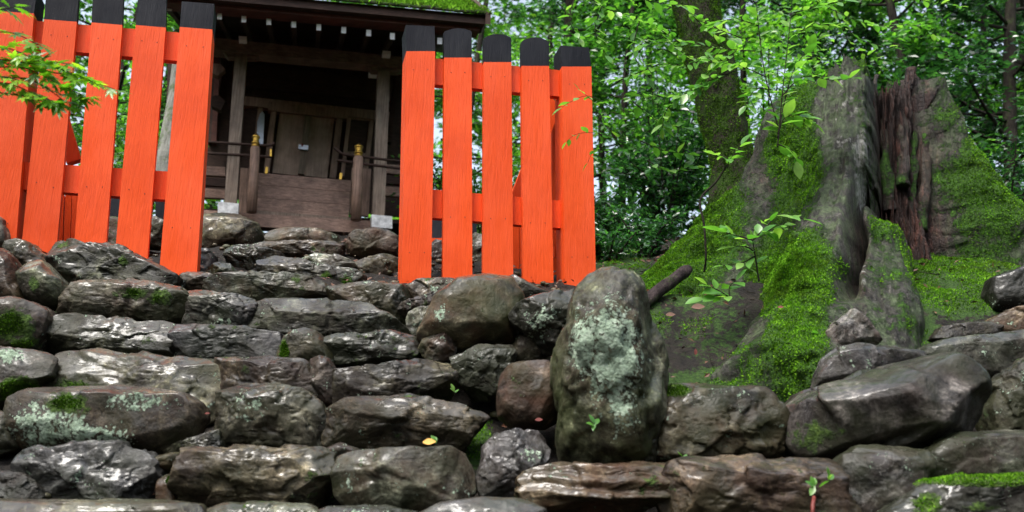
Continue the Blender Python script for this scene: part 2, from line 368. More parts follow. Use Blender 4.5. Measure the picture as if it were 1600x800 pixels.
Z = ground_z(X, Yg) + near * (.06 * fbm(Pn * 1.7, 4) + .055 * fbm(Pn * 6, 5) + .016 * fbm(Pn * 28, 2)) * sstep(1.2, 2.6, Yg) + (1 - near) * .6 * fbm(Pn * .12, 3) * sstep(12, 30, np.abs(Yg) + np.abs(X))
GV = np.stack([X, Yg, Z], 1); nx, ny = len(gx), len(gy)
I = np.arange(nx * ny).reshape(ny, nx)
GF = np.stack([I[:-1, :-1], I[:-1, 1:], I[1:, 1:], I[1:, :-1]], -1).reshape(-1, 4)
gpx, gpy = project(GV)
GMOSS = [(1150, 600, 120, 28, 1), (1130, 520, 120, 75, .42), (1090, 455, 80, 40, .62), (990, 470, 40, 40, .7), (1460, 600, 150, 60, .35), (1245, 590, 60, 50, 1), (1500, 430, 120, 65, 1.3), (1400, 520, 75, 28, 1.2), (742, 690, 28, 50, .9), (1100, 445, 70, 35, .45), (1070, 490, 40, 30, .25),
         (520, 745, 14, 45, .8), (1040, 620, 30, 60, .5), (265, 770, 16, 30, .7), (85, 520, 14, 40, .8), (965, 410, 70, 55, .55), (1020, 500, 40, 60, .5), (1560, 590, 40, 12, .7), (1420, 770, 60, 30, .8), (990, 400, 40, 20, .6)]
def blobs(px, py, L):
    w = np.zeros_like(px)
    for cx, cy, rx, ry, a in L: w = np.maximum(w, a * np.exp(-(((px - cx) / rx) ** 2 + ((py - cy) / ry) ** 2) ** 1.5))
    return w
gm = blobs(gpx, gpy, GMOSS) * (Yg > 3) * (Yg < 9.5) + .22 * near * sstep(8, 10, Yg)
ground = npmesh('ground', GV, GF, M['soil'], origin=(0, 0, 0), attrs={'moss': gm}); tag(ground, kind='structure')

# ------------------------------------------------------------------ moss tufts scattered over any surface
def tufts(name, V, F, w, n, size, mat, parent=None, label=None, cat=None, lift=0.0, up=.5):
    if F.shape[1] == 4: F = np.vstack([F[:, :3], F[:, [0, 2, 3]]])
    A = V[F[:, 0]]; B = V[F[:, 1]]; C = V[F[:, 2]]; N = np.cross(B - A, C - A); ar = np.linalg.norm(N, axis=1) + 1e-12
    ww = w[F].mean(1); keep = ww > .02; p = ar * ww * keep; 
    if p.sum() <= 0: return None
    p /= p.sum(); idx = rng.choice(len(F), n, p=p); u = rng.random((n, 2)); fl = u.sum(1) > 1; u[fl] = 1 - u[fl]
    P = A[idx] + u[:, :1] * (B - A)[idx] + u[:, 1:] * (C - A)[idx]; Nn = N[idx] / ar[idx][:, None]
    Nn = Nn * np.where(Nn[:, 2:3] < -.6, -1, 1)
    D = Nn + rng.normal(0, .45, (n, 3)) + np.array([0, 0, up]); D /= np.linalg.norm(D, axis=1)[:, None]
    S = np.cross(D, rng.normal(size=(n, 3))); S /= np.linalg.norm(S, axis=1)[:, None]
    h = size * rng.uniform(.5, 1.5, (n, 1)); P = P - Nn * size * .25 + Nn * lift
    W = S * h * .26
    T = np.cross(D, S) * h * .35
    V4 = np.stack([P - W * .6, P + W * .6, P + D * h * .6 + W + T, P + D * h + T * 1.2, P + D * h * .6 - W + T], 1).reshape(-1, 3)
    k = np.arange(n)[:, None] * 5; F3 = np.concatenate([k + [0, 1, 2], k + [0, 2, 4], k + [4, 2, 3]], 0)
    o = npmesh(name, V4, F3, mat, parent, origin=None if parent is None else ORG[parent.name], smooth=True)
    tag(o, label, cat, None, 'stuff'); return o

gmt = blobs(gpx, gpy, GMOSS) * (Yg > 3) * (Yg < 9.5) * (fbm(Pn * 5, 4) * 1.2 + .62).clip(0, 1.4); gmt = np.where(gmt > .36, gmt - .1, 0)
tufts('ground_moss', GV, GF, gmt, 110000, .0095, M['moss'], None, 'bright green moss carpet covering the soil around the stump and stones', 'moss')

# ------------------------------------------------------------------ stones
def ico(sub):
    bm = bmesh.new(); bmesh.ops.create_icosphere(bm, subdivisions=sub, radius=1)
    V = np.array([v.co[:] for v in bm.verts]); F = np.array([[v.index for v in f.verts] for f in bm.faces]); bm.free(); return V, F
ICO = {}
def stone(Y, poly, label, name='stone', n=3.0, ang=.5, tone=1.0, lic=0.0, moss=0.0, och=.3, depth=None, licb=None, mossb=None, strat=0.0, flat_off=False, group=None, seed=[0]):
    seed[0] += 1; sd_ = seed[0]; rg = np.random.default_rng(100 + sd_)
    P = np.array(poly, float).reshape(-1, 2); lo, hi = P.min(0), P.max(0); c = (lo + hi) / 2; hw, hh = (hi - lo) / 2
    grow = 1.035
    Q = (P - c) / [hw, hh]; Q[:, 1] *= -1
    th = np.arctan2(Q[:, 1], Q[:, 0])
    # radial outline sampled finely against the polygon
    A = np.linspace(-math.pi, math.pi, 361); RR = np.zeros(361); Qa = Q; Qb = np.roll(Q, -1, 0)
    for i, a in enumerate(A):
        d = np.array([math.cos(a), math.sin(a)]); e = Qb - Qa; den = d[0] * e[:, 1] - d[1] * e[:, 0]
        den = np.where(np.abs(den) < 1e-9, 1e-9, den); t = (Qa[:, 0] * e[:, 1] - Qa[:, 1] * e[:, 0]) / den; s_ = (Qa[:, 0] * d[1] - Qa[:, 1] * d[0]) / den
        ok = (s_ >= -1e-6) & (s_ <= 1 + 1e-6) & (t > 0); RR[i] = t[ok].max() if ok.any() else 1
    k = 7 if ang < .4 else 3; ker = np.hanning(k + 2)[1:-1]; ker /= ker.sum(); RR = np.convolve(np.concatenate([RR[-10:-1], RR, RR[1:10]]), ker, 'same')[9:-9]
    size = max(hw * 2, hh * 2); sub = 6 if size > 75 else 5
    if sub not in ICO: ICO[sub] = ico(sub)
    D, F = ICO[sub]
    n0 = n; n = n + (1.5 if ang >= .6 else .4); rho = np.sqrt(D[:, 0] ** 2 + D[:, 2] ** 2); q = (rho ** n + np.abs(D[:, 1]) ** n) ** (1 / n); s_ = rho / q; dep = D[:, 1] / q
    phi = np.arctan2(D[:, 2], D[:, 0]); Rv = np.interp(phi, A, RR)
    L = np.stack([grow * s_ * Rv * np.cos(phi), dep, grow * s_ * Rv * np.sin(phi)], 1)
    if n0 >= 3.4 and not flat_off:
        for nn in ((0.0, -.34, .94), (rg.uniform(-.15, .15), -.97, rg.uniform(-.1, .22))):
            nn = np.array(nn); nn /= np.linalg.norm(nn); dd = L @ nn; lim = dd.max() * (.80 if nn[2] > .5 else .84); L = L - np.outer(np.maximum(dd - lim, 0), nn)
    K = int(6 + 14 * ang)
    for _ in range(K):
        nn = rg.normal(size=3); nn[1] = -abs(nn[1]) - .45 if rg.random() < .75 else nn[1]; nn[0] *= .8; nn /= np.linalg.norm(nn)
        if abs(nn[1]) < .35: continue
        dd = L @ nn; lim = dd.max() * rg.uniform(.70 + .12 * (1 - ang), .93); ex = np.maximum(dd - lim, 0); L = L - np.outer(ex * min(1, .55 + .6 * ang), nn)
    C0 = at(c[0], c[1], Y); ex = (at(c[0] + hw, c[1], Y) - C0); ez = (at(c[0], c[1] - hh, Y) - C0)
    W = ex.length; H = ez.length
    dp = depth if depth else min(max(.55 * min(W, H) + .06, .07), .30)
    V = np.array(C0) + np.outer(L[:, 0], ex) + np.outer(L[:, 2], ez) + np.outer(L[:, 1], np.array([0, dp, 0]))
    rad = V - np.array(C0); rad /= np.linalg.norm(rad, axis=1)[:, None] + 1e-9
    sz = min(W, H); Wn = V * 1.0 + sd_ * 3.7
    d = sz * ((.09 + .02 * ang) * fbm(Wn * (1.0 / sz), 2) + (.012 + .012 * ang) * fbm(Wn * (2.3 / sz) * np.array([1, 1, 1.5]), 4, ang > .35)) + .004 * fbm(Wn * 26, 3) + .002 * fbm(Wn * 70, 2)
    if ang > .15:
        nc = int(8 + 22 * ang * max(W, H) / sz); ce = V[rg.choice(len(V), nc)]; wp = V + sz * .10 * np.stack([fbm(Wn * 3 / sz, 3), fbm(Wn * 3 / sz + 7, 3), fbm(Wn * 3 / sz + 13, 3)], 1)
        d2 = ((wp[:, None, :] - ce[None]) ** 2).sum(2); ii = np.argsort(d2, 1)[:, :2]; da = np.sqrt(np.take_along_axis(d2, ii, 1)); tl = rg.normal(size=(nc, 3)); tl /= np.linalg.norm(tl, axis=1)[:, None]
        h = np.einsum('nkj,nkj->nk', V[:, None, :] - ce[ii], tl[ii]) ; wgt_ = .5 * sstep(.10 * sz, 0, da[:, 1] - da[:, 0]) ; d += (.05 + .34 * ang) * (h[:, 0] * (1 - wgt_) + h[:, 1] * wgt_)
    if ang > .35:
        g = fbm(Wn * (1.6 / sz) + 9, 3); d -= sz * .07 * sstep(.10, .16, g)          # broken-off ledges
        g2 = np.abs(fbm(Wn * (1.0 / sz) * np.array([1, 1, 2.2]) + 31, 3)); d -= sz * .05 * (1 - sstep(0, .045, g2))   # cracks
    if strat: d += .45 * strat * sz * (np.abs(((V[:, 2] + .05 * fbm(Wn * 3, 3)) * 21) % 1 - .5) - .25)
    d = np.clip(d, -.15 * sz, .12 * sz)
    sil = np.clip(1 - (np.abs(L[:, 1]) * 1.3), 0, 1)
    V = V + rad * (d * (1 - .45 * sil))[:, None]
    px, py = project(V); u = (px - c[0]) / hw; v = (c[1] - py) / hh
    fr = (fbm(Wn * 6.5, 4) * .9 + .12); fm = fbm(Wn * 5.0 + 50, 4) * .9
    li = lic * .75 + fr * .5 * (lic > 0) - .1
    if licb is not None: li = np.maximum(li, 1.12 * blobs(u, v, licb) ** .8 + fr * .4)
    mo = moss * .7 + fm * .4 * (moss > 0) - .12
    if mossb is not None: mo = np.maximum(mo, blobs(u, v, mossb) + fm * .35)
    if lic == 0 and licb is None: li = fr * .8 + .10
    if moss == 0 and mossb is None: mo = fm * .75 + .09
    att = np.stack([li.clip(0, 1), mo.clip(0, 1), np.full(len(V), och), np.full(len(V), tone * .56 * rg.uniform(.8, 1.25))], 1)
    o = npmesh(name, V, F, M['stone'], attrs={'mask': att}); tag(o, label, 'stone' if name != 'boulder' else 'boulder', group); STONES.append((o, V, F, mo))
    return o
STONES = []
exec_table = [
 # Y, outline, label, keyword settings
 (4.95, (-30,345,0,338,14,350,20,372,20,392,6,398,-30,400), 'rounded olive grey stone at the left edge against the fence foot', dict(n=2.6, ang=.2, moss=.35, och=.3)),
 (4.9, (18,379,33,377,54,383,65,395,76,402,78,412,60,425,33,428,22,410,12,392), 'flat wet grey stone left of the big dark wedge stone', dict(ang=.5, tone=1.1)),
 (4.62, (-30,392,5,389,18,402,30,424,40,452,46,472,0,476,-30,474), 'dark sloping stone with rusty stain at the left edge above the mossy stone', dict(ang=.3, och=.8, tone=.8)),
 (4.62, (60,407,72,410,87,427,103,440,112,454,108,470,92,482,68,482,48,470,39,451,33,430,45,415), 'egg shaped bluish wet stone left of the top step', dict(n=2.4, ang=.15, tone=1.1, mossb=[(-.5, 0, .3, .5, .7)])),
 (4.85, (87,375,115,374,144,385,171,382,186,386,228,406,255,419,279,433,277,447,210,450,150,452,125,462,108,458,78,404,84,385), 'large black wedge shaped stone leaning under the left fence', dict(ang=.95, tone=.5, mossb=[(.15, .25, .12, .3, .7), (-.8, .8, .15, .3, .5)])),
 (4.38, (-30,472,0,471,30,470,60,475,78,484,83,497,75,526,60,547,0,552,-30,550), 'round stone cushioned with pale green moss at the left edge', dict(n=2.8, ang=.2, mossb=[(-.1, .1, .85, .8, .72), (.2, -.6, .6, .4, .7)])),
 (4.62, (112,458,128,442,150,436,180,436,234,443,285,449,303,470,305,492,280,507,210,503,135,500,100,495,104,470), 'long olive step stone with lime moss spots below the black wedge stone', dict(n=4, ang=.4, tone=1.0, och=.4, mossb=[(0, .4, .35, .35, .62), (.5, .2, .3, .5, .6)], lic=.15)),
 (4.63, (288,451,330,456,372,463,400,470,404,482,397,518,320,518,290,512,300,475), 'plain grey step stone right of the lime spotted step stone', dict(n=4, ang=.4, tone=.9)),
 (4.42, (72,520,93,489,138,492,168,498,198,495,216,503,252,500,278,510,275,532,272,562,200,560,130,556,93,560,66,555), 'long black jagged step stone right of the mossy round stone', dict(n=4, ang=.95, tone=.62)),
 (4.42, (278,508,330,506,375,512,438,521,441,545,438,566,350,568,275,566,272,535), 'dark slate coloured step stone left of the small domed stone', dict(n=4, ang=.6, tone=.75)),
 (4.35, (436,555,445,528,458,518,480,515,498,520,513,535,520,550,524,572,470,574,436,574), 'small domed grey stone set between two dark step stones', dict(n=2.6, ang=.1, tone=1.0, och=.3, mossb=[(-.8, -.1, .2, .8, .8)])),
 (4.37, (509,531,530,522,582,523,604,516,630,520,651,528,655,558,645,574,568,580,525,586,516,552), 'layered black step stone right of the small domed stone', dict(n=4, ang=.9, tone=.65, strat=.3)),
 (4.62, (403,475,420,468,460,465,503,468,544,470,582,479,609,496,632,512,642,527,580,535,520,540,470,532,420,528,395,520), 'broad wet slab with bluish sheen in the middle of the stairs', dict(n=3.5, ang=.8, tone=.85)),
 (4.15, (-30,546,0,545,40,546,75,553,90,565,88,592,62,607,20,628,0,642,-30,642), 'pale topped stone with mossy underside at the left edge', dict(n=3, ang=.3, licb=[(-.3, .75, .5, .3, .55)], mossb=[(0, -.35, .9, .5, .8)])),
 (4.2, (92,552,118,542,156,544,200,550,260,558,330,562,346,575,353,600,348,645,320,668,200,650,110,620,80,605,84,570), 'wide grey step stone behind the long lichen covered stone', dict(n=4, ang=.7, tone=.95, mossb=[(-.75, -.1, .35, .35, .75)])),
 (4.2, (340,562,400,558,470,560,486,568,505,600,515,625,510,655,440,655,380,645,345,620), 'dark brown flat faced stone above the round lichened step stone', dict(n=4.5, ang=.4, tone=.7, och=.5)),
 (4.17, (486,562,503,556,516,562,528,580,534,610,532,642,515,648,500,630,488,590), 'narrow dark brown stone wedged between two step stones', dict(n=3, ang=.3, tone=.75, och=.6)),
 (4.15, (528,581,580,573,649,562,694,566,711,573,715,600,695,626,640,640,560,644,528,640), 'black step stone with a pale wet upper edge', dict(n=4.5, ang=.9, tone=.6)),
 (3.95, (18,648,24,623,45,611,90,605,165,604,240,605,294,617,316,632,318,655,305,680,265,710,200,710,130,712,60,712,35,692,24,672), 'long rounded stone covered with grey green lichen', dict(n=3.6, ang=.25, tone=1.1, licb=[(-.62, -.1, .4, .8, .75), (.3, .55, .4, .35, .5), (-.05, -.4, .4, .4, .55)], mossb=[(-.4, .5, .3, .4, .6)])),
 (3.98, (343,650,345,611,375,596,430,600,480,612,505,632,515,660,516,705,430,712,350,707), 'rounded step stone with pale olive lichen left of the centre', dict(n=3.4, ang=.4, tone=1.15, lic=.2, licb=[(-.5, .3, .5, .5, .42)], moss=.25)),
 (3.96, (512,640,541,627,580,620,640,618,700,629,752,645,762,654,740,676,722,706,610,712,575,712,529,706,511,692), 'broad grooved grey step stone with a fallen yellow leaf in front', dict(n=3.8, ang=.7, tone=1.05)),
 (3.92, (-30,643,0,642,15,650,27,680,32,700,0,712,-30,712), 'grey stone at the left edge below the mossy underside stone', dict(ang=.4)),
 (3.75, (38,712,60,702,126,693,180,688,228,708,245,722,257,755,254,795,120,798,30,796,34,740), 'large purplish grey angular stone near the lower left corner', dict(n=4, ang=.85, tone=1.1, och=.1)),
 (3.70, (-30,738,0,735,35,738,60,745,78,775,74,800,-30,800), 'dark blue grey stone in the lower left corner', dict(ang=.6, tone=.8, n=4)),
 (3.88, (256,706,300,689,342,670,351,692,353,714,300,726,258,724), 'pointed grey wedge stone above the lower step', dict(ang=.7, tone=.95)),
 (3.80, (243,716,284,706,289,724,282,738,248,738), 'small pinkish stone chip between two lower step stones', dict(ang=.3, och=1.0, tone=1.1)),
 (3.72, (253,747,268,741,281,744,283,790,253,792), 'small mossy ochre block filling a gap in the lower step', dict(ang=.3, n=5, och=1.0, tone=1.3, mossb=[(0, .6, .7, .4, .8)])),
 (3.70, (283,715,290,701,340,700,400,697,500,699,520,708,521,735,508,770,490,797,380,800,300,798,279,760), 'blocky grey step stone with flaking olive face in the lower row', dict(n=4.5, ang=.75, tone=1.15, lic=.12)),
 (3.82, (512,702,533,692,563,702,567,712,545,726,516,726), 'small brown stone peeking above the lower row', dict(ang=.3, och=.8)),
 (3.64, (533,714,560,705,612,702,700,698,724,710,739,740,740,768,715,792,625,805,550,800,532,775,522,740), 'rounded brown grey step stone with a shiny wet top', dict(n=3.2, ang=.3, tone=.95, och=.6)),
 (3.68, (748,745,757,700,775,680,808,674,840,675,864,702,862,716,847,735,836,750,820,772,800,782,755,782), 'angular stone with glossy pale blue top left of the standing boulder', dict(n=3.2, ang=.8, tone=1.25, licb=[(.45, .35, .35, .3, .45)])),
 (3.56, (813,745,818,738,860,728,880,722,965,724,1050,724,1058,742,1045,778,1000,800,900,812,850,812,812,785), 'layered flat slab with pinkish edges below the standing boulder', dict(n=5, ang=.6, tone=1.1, och=.9, strat=1.0)),
 (3.36, (650,805,690,785,750,777,810,779,850,795,858,820,750,840,650,835), 'smooth low stone cut off by the bottom edge', dict(n=2.8, ang=.15, och=.7)),
 (3.42, (-40,785,0,780,100,781,250,781,310,788,322,805,300,835,0,840,-40,835), 'long lichen flecked stone cut off at the lower left edge', dict(n=4, ang=.3, tone=1.15, lic=.3)),
 (3.42, (328,795,350,786,420,784,480,787,500,800,500,830,400,838,330,830), 'pale lichened stone cut off by the bottom edge left of centre', dict(n=3.5, ang=.4, tone=1.2, lic=.25)),
 (3.42, (490,800,520,790,600,790,650,800,662,830,560,838,490,832), 'grey stone cut off by the bottom edge left of the smooth low stone', dict(n=3.5, ang=.4)),
 (3.88, (915,447,935,434,958,430,985,437,1003,460,1010,495,1020,525,1035,550,1043,590,1036,625,1018,660,1005,712,982,728,900,730,880,715,873,680,872,640,866,600,865,560,872,530,888,505,890,480,900,460), 'tall standing boulder with a big patch of mint green lichen', dict(name='boulder', n=2.9, ang=.42, tone=1.6, och=.3, depth=.30, licb=[(.10, .12, .5, .7, .85), (.0, .62, .25, .22, .5), (.25, -.35, .35, .4, .62), (-.45, .30, .35, .4, .62)], mossb=[(.85, .25, .12, .5, .4)])),
 (3.86, (1018,640,1022,625,1050,605,1080,600,1150,602,1180,605,1200,622,1218,650,1223,680,1217,722,1120,732,1030,732,1014,690), 'square brown faced rock right of the standing boulder', dict(name='boulder', n=4.5, ang=.55, tone=.8, och=.8, mossb=[(-.6, .85, .3, .2, .7)])),
 (3.80, (984,678,1000,655,1017,646,1024,680,1022,728,985,730), 'narrow stone with a lichened tip beside the standing boulder', dict(ang=.5, licb=[(.1, .6, .6, .35, .6)])),
 (3.86, (1222,665,1232,635,1255,615,1320,600,1345,585,1400,572,1450,563,1465,568,1500,590,1508,620,1503,655,1485,682,1455,707,1380,716,1300,720,1245,714,1225,695), 'very large smooth grey boulder right of the brown faced rock', dict(name='boulder', n=3.2, ang=.32, tone=1.25, och=.2, lic=.08, mossb=[(-.6, -.5, .4, .4, .5)], depth=.36)),
 (4.18, (1274,590,1288,560,1311,544,1342,538,1391,541,1438,545,1442,565,1400,585,1345,598,1290,612,1272,608), 'knobbly wet stone behind the very large grey boulder', dict(ang=.3, tone=.9)),
 (4.32, (1434,558,1440,545,1462,534,1530,526,1600,516,1650,515,1650,585,1560,597,1500,598,1468,582), 'long smooth dark slab at the right edge with a wet sheen', dict(n=3.2, ang=.2, tone=.8)),
 (4.62, (1455,530,1468,512,1500,506,1540,503,1562,510,1558,528,1480,538), 'low black stone below the moss carpet at the right', dict(ang=.3, tone=.55)),
 (4.64, (1530,514,1545,500,1575,485,1600,478,1650,475,1650,525,1560,530), 'brown grey stone at the right edge above the long smooth slab', dict(ang=.3, och=.7)),
 (5.0, (1543,460,1548,435,1575,424,1600,422,1650,425,1650,492,1580,494,1550,485), 'black rounded boulder at the right edge beside the stump', dict(name='boulder', ang=.25, tone=.45, n=3)),
 (4.42, (1288,518,1311,500,1326,484,1345,500,1372,535,1345,552,1305,554,1286,540), 'small pointed grey stone at the foot of the stump', dict(ang=.35, tone=1.5, och=.6)),
 (3.98, (1540,640,1548,610,1565,585,1600,560,1650,550,1650,690,1600,684,1548,678), 'dark sloping rock at the right edge beside the very large boulder', dict(name='boulder', n=3.4, ang=.4, tone=.75)),
 (3.55, (1298,740,1310,715,1335,697,1385,699,1440,705,1450,718,1444,750,1425,770,1398,795,1375,820,1330,820,1303,785), 'mottled stone with a white wet rim in the lower right', dict(n=3.2, ang=.3, tone=1.2, lic=.3, mossb=[(-.8, 0, .25, .6, .4)])),
 (3.58, (1438,708,1470,688,1500,677,1575,672,1650,676,1655,745,1560,768,1470,766,1436,748), 'humped stone with streaky lichen at the lower right edge', dict(n=3.4, ang=.3, tone=1.0, lic=.42)),
 (3.38, (1380,800,1425,768,1440,752,1500,748,1560,748,1600,742,1650,738,1650,845,1385,845), 'moss topped dark rock in the lower right corner', dict(name='boulder', n=4, ang=.4, tone=.7, mossb=[(.1, .8, 1.2, .24, 1.0), (-.5, .1, .25, .4, .7), (.1, .0, .25, .2, .5)])),
 (3.50, (1035,745,1045,725,1075,715,1150,713,1230,714,1290,718,1308,728,1312,770,1338,820,1200,835,1050,830,1033,790), 'wide flat faced stone with wet upper edge right of the layered slab', dict(n=4.5, ang=.5, tone=.95, lic=.08, och=.4)),
 (4.5, (652,553,653,530,665,510,683,475,715,446,765,434,800,440,818,468,814,505,804,542,740,556,705,560,690,563,660,562), 'big pale boulder with a gleaming top in front of the right fence', dict(name='boulder', n=2.8, ang=.14, tone=1.7, och=.7, licb=[(-.6, .2, .2, .3, .4)], depth=.3)),
 (4.32, (655,545,665,525,690,517,708,525,714,545,708,566,670,568), 'small rusty lump of rock at the foot of the big pale boulder', dict(n=2.6, ang=.5, tone=1.4, och=1.0, licb=[(.3, .5, .4, .4, .45)])),
 (4.9, (785,437,802,432,818,440,845,455,862,462,855,478,800,480,788,460), 'smooth dark stone peeking out behind the big pale boulder', dict(n=2.7, ang=.1, tone=.85)),
 (4.25, (794,493,808,480,850,463,903,457,920,470,905,500,888,530,870,556,849,552,830,528,803,506), 'three cornered dark stone dotted with pale lichen', dict(n=2.8, ang=.5, tone=.9, licb=[(.0, 0, .8, .6, .42)], moss=.15)),
 (4.2, (704,560,732,547,750,539,797,538,805,550,797,582,787,610,765,622,740,622,713,595), 'dark twisted rock between the big pale boulder and the egg stone', dict(ang=.9, n=2.8, tone=.75, mossb=[(.4, -.5, .4, .3, .5)])),
 (4.36, (795,540,810,520,840,525,862,550,850,572,805,574), 'mossy olive stone tucked under the three cornered stone', dict(ang=.4, lic=.25, moss=.45)),
 (4.02, (778,620,783,590,795,573,820,567,855,566,870,580,874,620,872,655,850,668,800,668,779,652), 'rounded stone with an orange rim left of the standing boulder', dict(name='boulder', n=2.8, ang=.15, tone=1.05, och=.9, lic=.2)),
 (4.9, (632,462,640,448,655,440,690,435,712,437,718,452,690,465,660,480,638,482), 'dark smooth stone at the foot of the right fence', dict(n=3, ang=.3, tone=.8)),
 (4.76, (619,477,652,468,702,450,700,472,672,487,648,492,636,500,626,492), 'thin black slab below the smooth stone of the right fence', dict(ang=.7, tone=.55, n=3)),
 (4.66, (636,502,645,485,682,482,676,508,664,534,638,536), 'small grey block left of the big pale boulder', dict(ang=.7, tone=1.1, och=.6)),
 (4.78, (515,455,545,447,600,441,630,446,636,467,640,498,638,522,609,505,582,486,546,478,516,474), 'brown slanting slab left of the right fence foot', dict(n=4, ang=.6, tone=.8, och=.8)),
 (5.0, (279,440,290,428,315,425,330,430,348,440,344,454,300,456,281,450), 'small dark stone at the foot of the left gate post', dict(ang=.6, tone=.8)),
 (4.86, (325,440,345,430,400,428,436,428,470,432,500,440,520,453,521,468,480,474,400,477,340,470,320,457), 'wet rusty and blue sheened slab at the head of the stairs', dict(n=3.2, ang=.7, tone=1.1, och=.9)),
 (5.5, (406,408,430,399,472,407,501,416,560,425,572,434,570,450,545,457,520,453,480,446,440,440,408,436), 'black stone with lime green moss spots near the top', dict(n=3, ang=.6, tone=.5, mossb=[(-.7, -.2, .12, .4, .75), (.25, -.2, .14, .5, .85), (.62, -.5, .14, .5, .85)])),
 (5.8, (352,392,372,386,409,388,441,396,434,412,412,428,388,434,358,414), 'dark wet stone left of the lime spotted black stone', dict(ang=.6, tone=.75)),
 (6.3, (395,383,420,378,455,376,520,378,537,385,535,402,480,410,440,402,403,396), 'shiny wet stone under the pinkish stone below the shrine', dict(ang=.7, tone=.9)),
 (7.2, (415,374,423,362,444,357,500,359,527,369,533,383,480,390,418,389), 'pinkish rounded stone right below the shrine threshold', dict(n=2.8, ang=.2, tone=1.5, och=.7)),
 (5.9, (472,408,495,398,525,400,550,408,564,420,545,432,500,426), 'gleaming pale stone in the middle of the upper stones', dict(ang=.3, tone=1.9)),
 (6.4, (541,385,548,372,560,362,580,358,608,361,624,372,624,402,600,410,565,412,547,400), 'grey mottled boulder under the right shrine pillar', dict(name='boulder', n=2.8, ang=.35, tone=1.1, lic=.15, och=.6)),
 (5.9, (556,412,575,403,600,400,624,403,625,445,590,450,566,446), 'bluish wet stone left of the right gate post', dict(ang=.5, tone=1.3)),
 (6.9, (303,350,315,338,345,333,375,338,402,352,409,368,403,382,384,398,350,408,318,400,303,378), 'big brown boulder under the left shrine pillar', dict(name='boulder', n=2.7, ang=.3, tone=.9, och=.6)),
 (5.7, (298,395,312,389,328,392,338,402,338,418,322,434,298,434), 'small bluish stone right of the left gate post', dict(n=2.8, ang=.3, tone=1.1)),
 (5.3, (326,420,345,411,362,415,374,428,355,440,328,440), 'small stone with pale stripes at the head of the stairs', dict(ang=.4, tone=1.2, lic=.25)),
 (6.3, (158,350,170,342,188,340,200,360,205,410,158,410), 'brown stone seen between the boards of the left fence', dict(ang=.3, och=.8)),
 (6.4, (222,352,245,340,266,352,268,374,260,390,225,385), 'wet stone behind the left fence beside the gate post', dict(ang=.5, tone=1.2)),
 (6.3, (664,392,682,378,700,382,712,410,710,455,666,455), 'pebbly grey stone behind the right gate post', dict(ang=.7, tone=1.0)),
 (6.5, (722,375,745,364,765,372,775,400,772,448,724,448), 'grey stone seen between the second and third right fence boards', dict(ang=.7, tone=.9)),
]
for Y, poly, lab, kw in exec_table: stone(Y, poly, lab, **kw)
for o, V, F, mo in STONES:      # living moss on the mossiest stones
    w = np.where(mo > .62, mo, 0)
    if w.max() > .7: tufts('moss', V, F, w, int(600 + 24000 * (w > 0).mean()), .0085, M['moss'] if 'corner' in o['label'] else M['moss_dark'], o)

# ------------------------------------------------------------------ vermilion fence
FY, FK = 5.55, .23
fn = Vector((FK, -1, 0)).normalized()      # normal of the fence plane towards the camera
def fp(px, py, off=0.0):                   # a point of the fence plane, off metres towards the camera
    return onp(px, py, FY - off * math.sqrt(1 + FK * FK), FK)
def seg_q(L, a, b): return [L[0], L[1], L[2], L[3]]
def board(parent, tl, tr, bl, br, split_l, split_r, cap_top, thick=.045, off=0.0, name='board', capname='cap', cap_label=None):
    """painted red from the paint line down, black cap above; corners are fence-plane points."""
    P = [fp(*split_l, off), fp(*split_r, off), fp(*br, off), fp(*bl, off)]
    b = prism(name, P, -fn * thick, M['red'], parent, .004)
    c = [fp(x, y, off) for x, y in cap_top]
    cp = prism(capname, [fp(*split_l, off)] + c + [fp(*split_r, off)], -fn * thick, M['black'], b, .004)
    for (t) in (.07, .73):                 # nail heads over the rails
        for s in (.25, .75):
            a = Vector(P[0]).lerp(P[3], t).lerp(Vector(P[1]).lerp(P[2], t), s) + fn * .001
            bm = bmesh.new(); bmesh.ops.create_cone(bm, cap_ends=True, segments=8, radius1=.0035, radius2=.002, depth=.003)
            bmesh.ops.transform(bm, matrix=Matrix.Translation(a) @ fn.to_track_quat('Z', 'Y').to_matrix().to_4x4(), verts=bm.verts)
            bmobj('nail', bm, M['iron'], b)
    return b
RF = empty('picket_fence', fp(780, 445), 'vermilion picket fence with black capped boards right of the steps', 'fence', 'vermilion fences either side of the steps')
LF = empty('picket_fence', fp(150, 420), 'vermilion picket fence with black capped boards left of the steps', 'fence', 'vermilion fences either side of the steps')
# right fence: two square posts, three boards
board(RF, 0, 0, (626,520), (672,520), (635,80), (680,80), [(634,39),(679,41)], .19, .02, 'post')
board(RF, 0, 0, (692,437), (738,437), (694,90), (737,90), [(694,50),(697,48),(707,45),(716,44),(726,45),(735,48),(737,50)])
board(RF, 0, 0, (755,437), (802,438), (756,97), (799,97), [(756,60),(760,57),(768,54),(777,53),(787,54),(796,57),(799,60)])
board(RF, 0, 0, (818,444), (865,445), (815,103), (858,103), [(815,65),(819,62),(828,59),(836,58),(845,59),(854,63),(858,66)])
board(RF, 0, 0, (883,520), (933,520), (878,104), (924,104), [(876,71),(920,74)], .17, .02, 'post')
def rail(parent, pts, off, thick, name='rail'): return prism(name, [fp(x, y, off) for x, y in pts], -fn * thick, M['red'], parent, .004)
rail(RF, [(679,91),(879,110),(879,151),(679,132)], -.047, .05)
rail(RF, [(675,296),(882,314),(882,357),(674,340)], -.047, .05)
